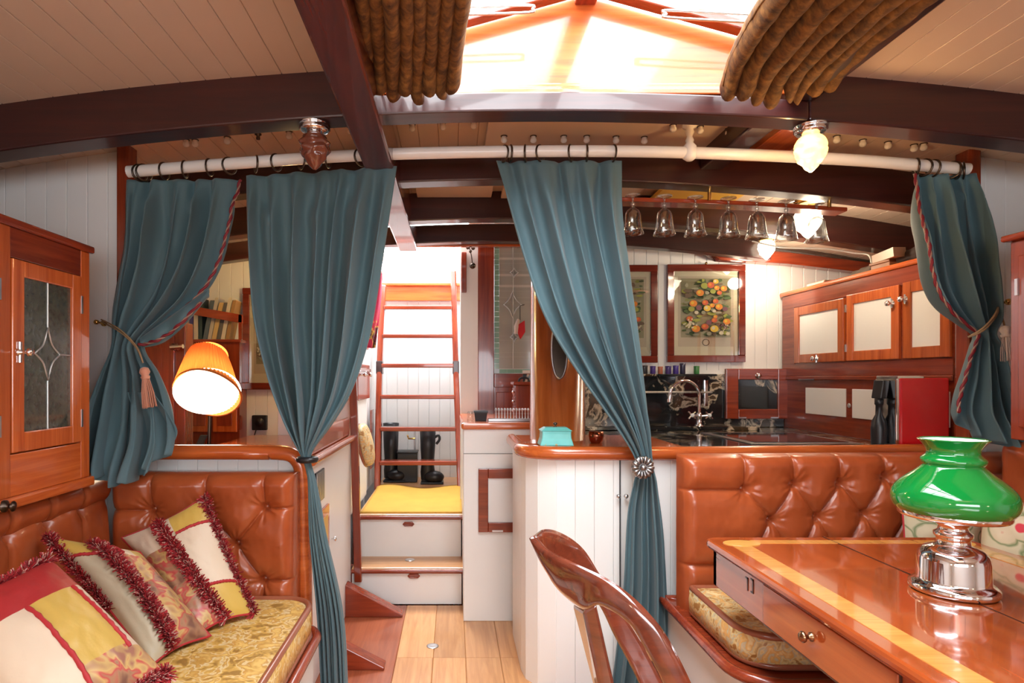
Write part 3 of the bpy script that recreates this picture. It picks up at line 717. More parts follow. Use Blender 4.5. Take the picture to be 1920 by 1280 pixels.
# A far left
LA = [(335, 238), (450, 234), (550, 222), (600, 214), (650, 210), (700, 192), (780, 172), (850, 158), (885, 158), (925, 180)]
RA = [(335, 446), (420, 430), (500, 405), (560, 366), (600, 318), (632, 276), (655, 266), (700, 290), (760, 308), (820, 314), (870, 300), (925, 270)]
YA = lambda y: interp([(335, 2.31), (600, 2.27), (660, 2.24), (800, 2.16), (870, 2.08), (930, 2.02)], y)
AA = lambda y: interp([(335, .016), (420, .032), (560, .042), (650, .024), (760, .045), (930, .055)], y)
def ybA(u): return 882 + 34 * math.exp(-((u - .5) / .22) ** 2) - 40 * max(0, u - .75) * 4 * .8 + 6 * math.sin(9 * u)
cA, fA = curtain('teal curtain at the far left, swept aside by a cord with peach tassel', LA, RA, lambda u: 338 - 3 * u, ybA, YA, 5, AA, nv=110)
braid(cA, [fA(1.0, v / 20) + Vector((.003, -.008, 0)) for v in range(0, 12)])
# flap of the curtain hem hanging out beyond the tie
def flapA(u, v):
    top = [(262, 648), (300, 628), (345, 606), (395, 560), (420, 500)]
    x = interp([(0, 262), (.35, 305), (.7, 350), (1, 392)], u); y0 = interp([(0, 648), (.35, 618), (.7, 585), (1, 555)], u)
    y1 = y0 + 26 * math.sin(PI * min(1, u * 1.05) * .95 + .1)
    return P(x, lerp(y0 - 14, y1, v), 2.245 - .018 * math.sin(PI * v) + .006 * math.sin(18 * u))
mb = MB(); mb.grid(flapA, 24, 8); mb.build('hem_flap', TEAL, cA, solid=.004, offset=0)
braid(cA, [flapA(u / 10, .78) + Vector((0, -.008, 0)) for u in range(0, 10)], r=.006)
def skirtA(u, v):
    L = [(740, 240), (780, 255), (840, 262), (870, 268)]; R = [(740, 290), (780, 318), (812, 332), (850, 310), (870, 296)]
    y = lerp(735, 862 - 18 * u, v); return P(lerp(interp(L, y), interp(R, y), u), y, 2.19 + .02 * math.sin(3.2 * u * PI + v))
mb = MB(); mb.grid(skirtA, 24, 24); mb.build('hem_fold', TEAL, cA, solid=.004, offset=0)
# B second
LB = [(312, 462), (480, 470), (600, 482), (700, 506), (780, 533), (835, 558), (862, 571), (900, 580), (1000, 583), (1150, 597), (1330, 606)]
RB = [(312, 744), (450, 722), (560, 704), (650, 686), (740, 655), (800, 618), (845, 585), (862, 580), (900, 590), (1000, 610), (1150, 642), (1330, 652)]
YB = lambda y: interp([(312, 2.31), (700, 2.29), (862, 2.27), (1000, 2.28), (1330, 2.3)], y)
AB = lambda y: interp([(312, .014), (420, .032), (650, .042), (800, .030), (862, .012), (950, .016), (1330, .02)], y)
cB, fB = curtain('wide teal curtain left of the ladder, tied low beside the left half wall', LB, RB, lambda u: lerp(330, 311, u), lambda u: 1318, YB, 6.5, AB, nv=130, ph=.8)
c = P(576, 861, 2.255); mb = MB()
mb.tube([(c.x + .030 * math.cos(a), c.y + .026 * math.sin(a), c.z) for a in [2*PI*k/20 for k in range(20)]], .012, 8, closed=True)
mb.build('curtain_tie', BLACK, label='dark tie band gathering the wide teal curtain above the left half wall corner', cat='tieback')
# C middle
LC = [(300, 930), (400, 960), (500, 989), (600, 1026), (700, 1086), (790, 1150), (850, 1188), (878, 1195), (905, 1189), (960, 1178), (1100, 1170), (1200, 1158), (1330, 1140)]
RC_ = [(300, 1166), (400, 1169), (500, 1182), (600, 1196), (700, 1208), (800, 1219), (850, 1222), (878, 1226), (905, 1233), (1000, 1246), (1100, 1252), (1330, 1262)]
YC = lambda y: interp([(300, 2.31), (700, 2.30), (875, 2.33), (1000, 2.34), (1330, 2.35)], y)
AC = lambda y: interp([(300, .013), (420, .030), (650, .036), (800, .028), (875, .012), (960, .018), (1330, .028)], y)
TEAL2 = TEAL
cC, fC = curtain('pale teal middle curtain caught by a round metal rosette on the white half wall', LC, RC_, lambda u: 302 - 1 * u, lambda u: 1318, YC, 5.5, AC, nv=130, ph=2.0, mat=TEAL2)
# D far right
LD = [(325, 1712), (400, 1714), (470, 1722), (540, 1738), (580, 1762), (610, 1800), (628, 1826), (650, 1818), (700, 1802), (770, 1780), (800, 1792), (850, 1818)]
RD = [(325, 1834), (400, 1846), (480, 1859), (560, 1872), (600, 1874), (628, 1862), (650, 1876), (720, 1893), (800, 1918), (850, 1935)]
YD = lambda y: interp([(325, 2.31), (628, 2.22), (760, 2.20), (850, 2.14)], y)
AD = lambda y: interp([(325, .014), (420, .034), (560, .038), (628, .014), (720, .024), (850, .034)], y)
cD, fD = curtain('dark teal curtain at the far right, tied back with a cord and a white tassel', LD, RD, lambda u: 328 - 2 * u, lambda u: interp([(0, 772), (.12, 796), (.3, 822), (.5, 830), (.8, 846), (1, 842)], u), YD, 4.5, AD, nv=100, ph=1.0)
braid(cD, [fD(0.0, v / 24) + Vector((-.004, -.008, 0)) for v in range(0, 25)])
# tie ropes and tassels
def tassel(name, label, p, ln, colm, r=.013, tilt=(0, 0)):
    t = thing(name, label, 'tassel', p)
    ax = Vector((tilt[0], 0, -1)).normalized()
    MB().lathe([(.003, 0), (r*.7, .004), (r*.95, .018), (r*.6, .03), (r*.85, .034), (r*.7, .042)], p, 14, ax=ax).build('head', colm, t)
    mb = MB(); u = ax.orthogonal().normalized(); w = ax.cross(u)
    for k in range(42):
        a = random.uniform(0, 2*PI); q = random.uniform(.2, 1) ** .5
        s0 = p + ax * .038 + (u * math.cos(a) + w * math.sin(a)) * r * .55 * q; s1 = p + ax * (ln * random.uniform(.94, 1)) + (u * math.cos(a) + w * math.sin(a)) * r * 1.25 * q
        mb.tube([s0, (s0 + s1) / 2 + (u * math.cos(a) + w * math.sin(a)) * r * .15, s1], .0014, 4)
    mb.build('fringe', colm, t, kind='stuff'); return t
PEACH = plain('peach_silk', (.62, .26, .16, 1), .55, sheen=.4); IVORY = plain('ivory_silk', (.62, .52, .46, 1), .55, sheen=.4); ROPE = plain('twisted_gold_rope', (.32, .20, .10, 1), .6, bump=.6, bscale=300)
h0 = P(190, 605, 2.36)
hk = thing('tieback_hook', 'small brass hook on the left white bulkhead holding the curtain cord', 'hook', h0)
MB().lathe([(.012, 0), (.012, -.005), (.004, -.008), (.004, -.045), (.009, -.049), (.009, -.056), (0, -.059)], h0 + Vector((0, .02, 0)), 14, ax=(0, 1, 0)).build('hook', BRASS, hk)
mb = MB()
for dz in (0, .008):
    mb.tube(curve3([P(190, 603, 2.30) + Vector((0, 0, dz)), P(225, 622, 2.21) + Vector((0, 0, dz)), P(256, 652, 2.18) + Vector((0, 0, dz * .6)), P(268, 680, 2.17)], 14), .003, 6)
mb.build('tie_cord', ROPE, label='twisted cord from the left brass hook around the far left curtain', cat='cord')
tassel('tassel', 'peach silk tassel hanging on the far left curtain', P(270, 688, 2.15), .145, PEACH, r=.019, tilt=(.14, 0))
h1 = P(1874, 568, 2.36)
hk = thing('tieback_hook', 'small metal hook on the right bulkhead holding the curtain cord', 'hook', h1)
MB().lathe([(.014, 0), (.014, -.006), (.005, -.010), (.005, -.05), (.012, -.055), (.012, -.062), (0, -.066)], h1 + Vector((0, .02, 0)), 14, ax=(0, 1, 0)).build('hook', BRASS, hk)
mb = MB()
for dz in (0, .008):
    mb.tube(curve3([P(1874, 566, 2.30) + Vector((0, 0, dz)), P(1868, 590, 2.17) + Vector((0, 0, dz)), P(1845, 618, 2.14) + Vector((0, 0, dz)), P(1815, 632, 2.16)], 14), .0038, 6)
mb.tube(curve3([P(1874, 568, 2.30), P(1878, 590, 2.22), P(1884, 612, 2.2)], 6), .003, 6)
mb.build('tie_cord', ROPE, label='twisted cord from the right hook around the far right curtain', cat='cord')
tassel('tassel', 'white tassel hanging beside the far right curtain', P(1885, 610, 2.19), .13, IVORY, r=.020, tilt=(.08, 0))
# rosette
rc = P(1205, 876, 2.28)
ro = thing('rosette_tieback', 'round silvery flower rosette holding the middle curtain to the half wall', 'tieback', rc)
MB().lathe([(.036, .012), (.042, .004), (.040, -.004), (.030, -.008), (.018, -.004), (.0, -.004)], rc, 36, ax=(0, 1, 0)).build('disc', PEWTER, ro)
MB().lathe([(.012, -.004), (.011, -.014), (.005, -.019), (0, -.02)], rc, 20, ax=(0, 1, 0)).build('boss', PEWTER, ro)
MB().lathe([(.006, .012), (.006, .10)], rc, 10, ax=(0, 1, 0)).build('stem', PEWTER, ro)
pet = None
for k in range(14):
    a = 2*PI*k/14; d = Vector((math.cos(a), 0, math.sin(a)))
    mb = MB(); mb.tube([rc + d * .015 + Vector((0, -.006, 0)), rc + d * .026 + Vector((0, -.012, 0)), rc + d * .036 + Vector((0, -.009, 0)), rc + d * .042], [.0028, .0058, .0068, .003], 6); mb.build('petal', PEWTER, ro)
# ================================================================ BROWN SKYLIGHT CURTAINS
def sky_curtain(label, Lp, Rp, z0, nf, Yn, ends, seed, dip=.02):
    random.seed(seed); off = [random.uniform(-1, 1) for _ in range(nf * 2 + 4)]
    def f(u, v):
        Y = lerp(Yn, ends(u), v); k = u * nf * 2; i = int(k); t = k - i; o = lerp(off[i], off[min(i+1, len(off)-1)], t)
        x = lerp(interp(Lp, Y), interp(Rp, Y), u)
        w = math.sin(2*PI*nf*u + .6 * noise.noise(Vector((u*3, Y*1.3, seed)))) 
        z = lerp(z0, 2.172, max(0, min(1, (Y - 1.2) / .7))) - dip * math.sin(PI * u) + w * .026 + o * .010 + .006 * noise.noise(Vector((u * 30, Y * 25, 3 + seed)))
        z -= .035 * max(0, (v - .93) / .07) ** 2 * (1 + .4 * o)
        x += .010 * math.cos(2*PI*nf*u) + .006 * noise.noise(Vector((u * 8, Y * 6, 9)))
        return Vector((x, Y, z))
    mb = MB(); mb.grid(f, nf * 14, 70)
    return mb.build('skylight_curtain', VELV, solid=.006, label=label, cat='curtain', offset=0)
sky_curtain('brown gold chenille skylight curtain gathered along the left side of the skylight', [(.3, -.19), (1.3, -.225), (1.95, -.29)], [(.3, .10), (1.3, .035), (1.95, .005)], 2.10, 8, -.2, lambda u: 1.87 + .035 * math.sin(23 * u) + .02 * math.sin(51 * u), 3)
sky_curtain('brown gold chenille skylight curtain gathered along the right side of the skylight', [(.3, .62), (1.35, .70), (1.95, .83)], [(.3, 1.04), (1.35, 1.07), (1.95, 1.16)], 2.10, 8, -.2, lambda u: 1.86 + .03 * math.sin(19 * u) + .02 * math.sin(43 * u), 5, dip=.03)
random.seed(11)
# bright bolt by the left carling
c = P(697, 160, 1.92); MB().lathe([(.010, 0), (.010, -.004), (.0085, -.010), (.004, -.014), (0, -.015)], c, 14, ax=(0, 1, 0)).build('curtain_stud', CHROME, label='small bright chrome stud on the beam below the left skylight curtain', cat='stud')

# ================================================================ TUFTED LEATHER
def tuft(mb, O, U, V, Nn, w, h, T, btns, segs, nu, nv, er=.045, pit=.052, mi=0, corner=None):
    O = Vector(O); U = Vector(U).normalized(); V = Vector(V).normalized(); Nn = Vector(Nn).normalized()
    def edge(d): d = max(0., min(d, er)) / er; return math.sqrt(max(0, 1 - (1 - d) ** 2))
    def dseg(p, a, b):
        ab = (b[0]-a[0], b[1]-a[1]); L = ab[0]**2 + ab[1]**2 or 1e-9; t = max(0, min(1, ((p[0]-a[0])*ab[0] + (p[1]-a[1])*ab[1]) / L))
        return math.hypot(p[0]-a[0]-ab[0]*t, p[1]-a[1]-ab[1]*t)
    def dep(x, y):
        d = T * (.35 + .65 * edge(min(x, w - x)) * edge(min(y, h - y)))
        if x <= 0 or x >= w or y <= 0 or y >= h: d = 0
        g = 0; md = 9
        for b in btns:
            r = math.hypot(x - b[0], y - b[1])
            if r < .14:
                th = math.atan2(y - b[1], x - b[0])
                g = max(g, pit * (.62 * math.exp(-(r / .016) ** 1.6) + .38 * math.exp(-(r / .055) ** 1.3))); md = min(md, r)
                d -= .0040 * (0.5 + .5 * math.sin(th * 10 + b[0] * 40 + 2.2 * math.sin(th * 3 + b[1] * 30))) * math.exp(-((r - .032) / .02) ** 2)
        c = 0
        for a, b in segs:
            s_ = dseg((x, y), a, b)
            if s_ < .1: c = max(c, .009 * math.exp(-(s_ / .0040) ** 2) + .015 * math.exp(-(s_ / .024) ** 1.5))
        return max(d - max(g, c) - .25 * min(g, c), 0 if d <= 0 else .004) + .0030 * noise.noise(Vector((x * 12, y * 12, 2 + w))) + .0010 * noise.noise(Vector((x * 45, y * 30, 2)))
    mb.grid(lambda u, v: O + U * (u * w) + V * (v * h) + Nn * dep(u * w, v * h), nu, nv, mi=mi)
    return lambda x, y: O + U * x + V * y + Nn * dep(x, y)
def buttons(root, fn, btns, Nn):
    for b in btns:
        c = fn(*b) + Vector(Nn).normalized() * .002
        MB().lathe([(.0, .010), (.006, .009), (.0105, .005), (.011, -.004)], c, 14, ax=Nn).build('button', LEATH, root)
def pxuv(px, py, Y, O): p = P(px, py, Y); return p
# right backrest across the cabin
YR0, YR1 = 2.30, 2.36
O = P(1268, 1150, YR0); O.z = P(1268, 1150, YR0).z; E = P(1886, 1150, YR1); E.z = O.z
Wd = (E - O).length; Ux = (E - O).normalized(); Nr = Vector((Ux.y, -Ux.x, 0)); hR = P(1268, 850, YR0).z - O.z
def toR(px, py):
    # intersect the pixel ray with the backrest face
    d = P(px, py, 1.0) - Vector((0, 0, H)); o = Vector((0, 0, H)); O2 = O + Nr * .05
    t = (O2 - o).dot(Nr) / d.dot(Nr); p = o + d * t; return ((p - O).dot(Ux), p.z - O.z)
r1 = [toR(*q) for q in ((1394, 916), (1486, 907), (1572, 905), (1656, 893), (1742, 890), (1822, 888))]
r2 = [toR(*q) for q in ((1444, 974), (1530, 968), (1616, 962), (1700, 955), (1782, 950))]
r3 = [(a[0], a[1] - .275) for a in r1]
r4 = [(a[0], a[1] - .275) for a in r2]
tp = hR + .0
segs = [(a, (a[0] - .004, tp)) for a in r1] + [(r1[0], (0, r1[0][1] + .0)), (r3[0], (0, r3[0][1])), (r1[-1], (Wd, r1[-1][1]))]
for i in range(5):
    segs += [(r1[i], r2[i]), (r2[i], r1[i+1]), (r2[i], r3[i]), (r2[i], r3[i+1]), (r3[i], r4[i]), (r4[i], r3[i+1])]
SR = thing('settee', 'right settee, white base with a red lipped edge and buttoned tan leather backrests', 'settee', (1.6, 1.9, 0))
SL = thing('settee', 'left settee, white base and buttoned tan leather backrests around the patchwork pillows', 'settee', (-1.2, 1.7, 0))
mb = MB(); fR = tuft(mb, O, Ux, (0, 0, 1), Nr, Wd, hR, .085, r1 + r2 + r3 + r4, segs, 300, 110)
rb = mb.build('backrest', LEATH, SR); buttons(rb, fR, r1 + r2, Nr)
mb = MB(); A_ = [O + Ux * .01, E, E - Nr * .012, O + Ux * .01 - Nr * .012]; mb.hexa([p for p in A_] + [p + Vector((0, 0, hR - .004)) for p in A_]); mb.build('board', LEATH, rb)
# right hull backrest (runs towards the camera)
bs = [(.14 + .19 * i, .40) for i in range(6)] + [(.235 + .19 * i, .27) for i in range(5)]
sg = [((.14 + .19 * i, .40), (.14 + .19 * i, .52)) for i in range(6)]
for i in range(5): sg += [((.14 + .19*i, .40), (.235 + .19*i, .27)), ((.235 + .19*i, .27), (.33 + .19*i, .40))]
mb = MB(); tuft(mb, (2.03, 2.20, .48), (0, -1, 0), (0, 0, 1), (-1, 0, 0), 1.25, .55, .09, bs, sg, 120, 60); hb_ = mb.build('backrest', LEATH, SR)
MB().box((2.03, .95, .48), (2.08, 2.20, 1.02)).build('board', RED['y'], hb_)
# left backrest across the cabin
O = P(226, 1150, 2.28); E = P(559, 1150, 2.28); Wl = (E - O).length; hL = P(226, 884, 2.28).z - O.z
def toL(px, py):
    d = P(px, py, 2.22); return (d.x - O.x, d.z - O.z)
q1 = [toL(*q) for q in ((287, 955), (390, 953), (498, 951))]; q2 = [toL(*q) for q in ((340, 1018), (444, 1018))]; q3 = [toL(*q) for q in ((287, 1086), (390, 1086), (495, 1086))]
sg = [(a, (a[0] - .006, hL)) for a in q1] + [(a, (a[0], 0)) for a in q3] + [(q1[-1], (Wl, q1[-1][1])), (q3[-1], (Wl, q3[-1][1])), (q1[0], (0, q1[0][1])), (q3[0], (0, q3[0][1]))]
for i in range(2): sg += [(q1[i], q2[i]), (q2[i], q1[i+1]), (q2[i], q3[i]), (q2[i], q3[i+1])]
mb = MB(); fL = tuft(mb, O, (1, 0, 0), (0, 0, 1), (0, -1, 0), Wl, hL, .095, q1 + q2 + q3, sg, 190, 140); lb = mb.build('backrest', LEATH, SL); buttons(lb, fL, q1 + q2 + q3, (0, -1, 0))
MB().box((O.x, 2.28, O.z), (E.x, 2.33, O.z + hL - .004)).build('board', RED['x'], lb)
# left hull backrest
O = Vector((-1.36, 1.0, .45)); bs = [(.20 + .17 * i, .36) for i in range(7)]; sg = [(b, (b[0], .50)) for b in bs] + [(b, (b[0], .2)) for b in bs]
def roundtop(u, v):
    pass
mb = MB(); N0 = (1, 0, 0)
fH = tuft(mb, O, (0, 1, 0), (0, 0, 1), N0, 1.225, .40, .14, bs, sg, 170, 60, er=.05)
lh = mb.build('backrest', LEATH, SL)
# rolled top of the hull backrest
mb = MB(); xs = O.x
def roll(u, v):
    y = O.y + u * 1.225; e = min(u * 1.225, (1 - u) * 1.225); rr_ = .085 * (math.sqrt(max(0, 1 - (1 - min(e / .05, 1)) ** 2)) * .7 + .3)
    cr = min(abs(y - O.y - b[0]) for b in bs); rr_ -= .013 * math.exp(-(cr / .012) ** 2)
    a = lerp(-.75, 1.05, v) * PI; return Vector((xs + .055 + rr_ * 1.0 * math.cos(a - 0), y, 0.45 + .405 + rr_ * .75 * math.sin(a)))
mb.grid(roll, 170, 26); mb.build('rolled_top', LEATH, lh)
MB().box((-1.42, 1.0, .45), (-1.36, 2.225, .84)).build('board', RED['y'], lh)
# ================================================================ SEATS
def cushion_edge(name, label, outline, z0, z1, mat, piping, r=.011, bulge=.012):
    """outline: closed loop of (x, y) points seen from above"""
    root = thing(name, label, 'seat cushion', (sum(p[0] for p in outline)/len(outline), sum(p[1] for p in outline)/len(outline), z0))
    n = len(outline); cx = sum(p[0] for p in outline)/n; cy = sum(p[1] for p in outline)/n
    mb = MB(); vs = []; fs = []; rows = [(0, -.0), (0.03, bulge*.8), (.5, bulge), (.97, bulge * .8), (1, 0)]
    for t, b in rows:
        for (x, y) in outline:
            d = Vector((x - cx, y - cy, 0)).normalized(); vs.append((x + d.x * b, y + d.y * b, lerp(z0, z1, t)))
    for i in range(len(rows) - 1):
        for k in range(n): fs.append((i*n + k, i*n + (k+1) % n, (i+1)*n + (k+1) % n, (i+1)*n + k))
    mb.add(vs, fs, 0, True)
    # domed top in rings
    base = len(mb.V); tv = []; R = 10
    for j in range(R + 1):
        s_ = 1 - j / R
        for (x, y) in outline: tv.append((cx + (x - cx) * s_, cy + (y - cy) * s_, z1 + .016 * (1 - s_ ** 3)))
    tf = []
    for j in range(R):
        for k in range(n): tf.append((j*n + k, j*n + (k+1) % n, (j+1)*n + (k+1) % n, (j+1)*n + k))
    mb.add(tv, tf, 0, True); mb.build('cover', mat, root)
    for z in (z0 + .004, z1): MB().tube([(x, y, z) for x, y in outline], r, 8, closed=True).build('piping', piping, root)
    return root
PIPE = plain('brown_leather_piping', (.30, .09, .045, 1), .3, coat=.3)
def rr_outline(x0, x1, y0, y1, r, cs, n=8):
    out = []
    for (cx, cy, a0, on) in ((x1, y1, 0, 'ne' in cs), (x0, y1, 90, 'nw' in cs), (x0, y0, 180, 'sw' in cs), (x1, y0, 270, 'se' in cs)):
        q = r if on else .01; sx = -1 if a0 in (0, 270) else 1; sy = -1 if a0 in (0, 90) else 1
        out += arc(cx + sx * q, cy + sy * q, q, a0, a0 + 90, n)
    # resample long sides
    res = []
    for i in range(len(out)):
        a = Vector((*out[i], 0)); b = Vector((*out[(i+1) % len(out)], 0)); k = max(1, int((b - a).length / .06))
        for t in range(k): q = a.lerp(b, t / k); res.append((q.x, q.y))
    return res
cushion_edge('seat_cushion', 'gold brocade seat cushion of the left settee with brown piping, the pillows lie on it', rr_outline(-1.34, -.49, .85, 2.17, .10, 'ne'), .372, .468, BROC, PIPE)
sbx = SL
MB().box((-1.88, .80, 0), (-.50, 2.20, .35)).build('base', WHITE, sbx, bevel=.01)
ol = rr_outline(-1.88, -.472, .80, 2.22, .12, 'ne')
MB().tube([(x, y, .352) for x, y in ol], .017, 10, closed=True).build('edge_rail', RED['y'], sbx)
# right seat
oc = [(x, y) for x, y in rr_outline(.85, 1.92, 1.77, 2.19, .10, 'sw')]
def warp(p): return p
cushion_edge('seat_cushion', 'pale gold brocade seat cushion under the table corner, rounded front', oc, .412, .500, BROC2, PIPE)
rbx = SR
ob = rr_outline(.805, 2.6, 1.70, 2.36, .13, 'sw')
MB().prism([(x + .02, y + .02, 0) for x, y in ob], (0, 0, .378)).build('base', WHITE, rbx)
MB().prism([(x, y, .378) for x, y in ob], (0, 0, .024)).build('seat_board', RED['x'], rbx)
MB().tube([(x, y, .398) for x, y in ob], .017, 10, closed=True).build('edge_rail', RED['x'], rbx)
MB().box((1.63, .3, 0), (2.6, 1.72, .40)).build('base', WHITE, rbx)
cushion_edge('seat_cushion', 'gold brocade seat cushion along the right hull behind the table', rr_outline(1.64, 2.02, .35, 1.74, .05, ''), .405, .50, BROC2, PIPE)
# ================================================================ TABLE
tx0, tx1, ty0, ty1 = .785, 1.60, .35, 1.93; tz = .75
SATIN = wood('satinwood_inlay', (.52, .22, .045, 1), (.72, .36, .09, 1), 'x', rough=.15, coat=.8, scale=2)
TOPW = {a: wood('table_mahogany_' + a, (.26, .045, .010, 1), (.42, .085, .018, 1), a, rough=.12, coat=1.0, scale=.7) for a in 'xyz'}
tb = thing('dining_table', 'polished mahogany drawer table with a yellow inlaid border, green lamp on it', 'table', ((tx0 + tx1)/2, (ty0+ty1)/2, 0))
def rrect(x0, x1, y0, y1, r, z, n=6):
    o = []
    for cx, cy, a in ((x1-r, y1-r, 0), (x0+r, y1-r, 90), (x0+r, y0+r, 180), (x1-r, y0+r, 270)):
        o += [(p[0], p[1], z) for p in arc(cx, cy, r, a, a + 90, n)]
    return o
MB().prism(rrect(tx0, tx1, ty0, ty1, .035, tz - .026), (0, 0, .026)).build('top', TOPW['y'], tb, bevel=.009)
# border banding: four strips let into the top, plus oval corner patches
bi, bw = .045, .055; e = .0012
def strip(x0, x1, y0, y1, m): MB().box((x0, y0, tz - .001), (x1, y1, tz + e)).build('banding', m, tb)
SATY = wood('satinwood_inlay_cross', (.52, .22, .045, 1), (.72, .36, .09, 1), 'x', rough=.15, coat=.8, scale=2)
strip(tx0 + bi, tx0 + bi + bw, ty0 + bi + bw, ty1 - bi - bw, SATIN); strip(tx1 - bi - bw, tx1 - bi, ty0 + bi + bw, ty1 - bi - bw, SATIN)
strip(tx0 + bi + .08, tx1 - bi - .08, ty1 - bi - .035, ty1 - bi, wood('satinwood_inlay_back', (.52, .22, .045, 1), (.72, .36, .09, 1), 'y', rough=.15, coat=.8, scale=2))
OVAL = wood('pale_satinwood_oval', (.68, .34, .07, 1), (.80, .46, .12, 1), 'x', rough=.15, coat=.8)
for (cx, cy) in ((tx0 + bi + .04, ty1 - bi - .035), (tx1 - bi - .04, ty1 - bi - .035)):
    MB().prism([(cx + .055 * math.cos(2*PI*k/24), cy + .033 * math.sin(2*PI*k/24), tz - .001) for k in range(24)], (0, 0, .0032)).build('oval_inlay', OVAL, tb)
MB().box((1.16, ty0 + .01, tz + .0001), (1.163, ty1 - .003, tz + .0014)).build('leaf_joint', DRK['y'], tb)
fz0 = .612
MB().box((tx0 + .018, ty0 + .05, fz0), (tx0 + .045, ty1 - .035, tz - .026)).build('apron', TOPW['y'], tb, bevel=.003)
MB().box((tx0 + .018, ty1 - .06, fz0), (tx1 - .02, ty1 - .035, tz - .026)).build('apron', TOPW['x'], tb, bevel=.003)
MB().box((tx1 - .045, ty0 + .05, fz0), (tx1 - .018, ty1 - .035, tz - .026)).build('apron', TOPW['y'], tb, bevel=.003)
for y0, y1 in ((1.10, 1.58), (.52, .98)):
    dw = MB().box((tx0 + .012, y0, fz0 + .006), (tx0 + .02, y1, tz - .032)).build('drawer_front', TOPW['y'], tb, bevel=.002)
    mb = MB(); xx = tx0 + .0165
    for (a, b) in (((y0 - .002, fz0 + .003), (y0 - .002, tz - .03)), ((y1 + .002, fz0 + .003), (y1 + .002, tz - .03)), ((y0, fz0 + .003), (y1, fz0 + .003))):
        mb.bar((xx, a[0], a[1]), (xx, b[0], b[1]), .004, .004, up=(1, 0, 0))
    mb.build('cock_bead', DRK['y'], tb)
    for yk in (lerp(y0, y1, .55),):
        MB().lathe([(.010, 0), (.010, .003), (.005, .006), (.005, .012), (.012, .017), (.013, .021), (.009, .026), (0, .028)], (tx0 + .012, yk, fz0 + .062), 18, ax=(-1, 0, 0)).build('knob', plain('dark_brass_knob', (.30, .17, .09, 1), .25, 1), dw)
mb = MB()
for (y_, z_) in ((1.64, .705), (1.67, .700)):
    mb.box((tx0 + .016, y_, z_ - .03), (tx0 + .0185, y_ + .004, z_ + .005)); mb.box((tx0 + .016, y_, z_ + .001), (tx0 + .0185, y_ + .014, z_ + .005))
mb.box((tx0 + .016, 1.64, .672), (tx0 + .0185, 1.654, .676))
mb.build('key_slot', DRK['y'], tb)
for (lx, ly) in ((tx0 + .06, ty1 - .10), (tx1 - .07, ty1 - .10), (tx0 + .06, ty0 + .12), (tx1 - .07, ty0 + .12)):
    lx2 = lx + (.22 if lx < 1.2 else -.10)
    MB().lathe([(.016, 0), (.022, .03), (.018, .06), (.030, .30), (.034, .50), (.026, .53), (.036, .56), (.036, fz0 + .11)], (lx2, ly - (.24 if ly > 1 else 0), 0), 18).build('leg', TOPW['z'], tb)
# drop leaf edge on the far side of the table
MB().box((tx1 + .003, .5, tz - .03), (tx1 + .022, 1.80, tz - .004)).build('drop_leaf_edge', TOPW['y'], tb, bevel=.004)
# ================================================================ GREEN GLASS OIL LAMP
lp = Vector((P(1787, 1112, 1.435).x, 1.435, tz + e)); s = 1.435 / F
gl = thing('oil_lamp', 'chrome oil lamp with a green glass shade standing on the table', 'lamp', lp)
GREEN = plain('green_cased_glass', (.004, .22, .035, 1), .06, coat=1.0)
OPAL = plain('white_opal_glass', (.85, .9, .92, 1), .15)
pr = [(.0, 0), (66, 0), (69, 4), (69, 12), (64, 17), (58, 20), (57, 24), (56, 60), (53, 72), (46, 80), (34, 85), (27, 88), (26, 100), (30, 104), (30, 110), (24, 114), (22, 122), (30, 130), (34, 142), (0, 142)]
MB().lathe([(r * s, h * s) for r, h in pr], lp, 48).build('font', CHROME, gl)
MB().lathe([(30 * s, 138 * s), (84 * s, 140 * s), (86 * s, 143 * s), (86 * s, 156 * s), (83 * s, 157 * s), (80 * s, 146 * s)], lp, 48, caps=False).build('gallery', CHROME, gl, solid=.001)
fp = MB()
for k in range(12): a = 2*PI*k/12; fp.box((lp.x + 36*s*math.cos(a) - .002, lp.y + 36*s*math.sin(a) - .002, lp.z + 136*s), (lp.x + 36*s*math.cos(a) + .002, lp.y + 36*s*math.sin(a) + .002, lp.z + 165*s))
fp.build('burner_prongs', CHROME, gl)
shp = [(88, 150), (94, 158), (97, 170), (96, 182), (90, 194), (78, 207), (62, 220), (52, 229), (46, 236), (49, 241), (50, 247), (46, 252), (41, 257), (41, 265), (46, 274), (53, 283), (55, 284)]
out = curve3([(r, 0, h) for r, h in shp], 48)
shd = MB().lathe([(p.x * s, p.z * s) for p in out], lp, 64, caps=False).build('shade', GREEN, gl)
MB().lathe([(p.x * s - .0025, p.z * s) for p in out], lp, 64, caps=False).build('shade_lining', OPAL, shd)
MB().lathe([(54.9 * s, 284 * s), (53.0 * s, 285.5 * s), (51 * s, 284 * s)], lp, 64, caps=False).build('shade_rim', GREEN, shd)
MB().lathe([(18 * s, 142 * s), (22 * s, 170 * s), (16 * s, 200 * s), (15 * s, 270 * s)], lp, 20, caps=False).build('chimney', GLASS, gl)
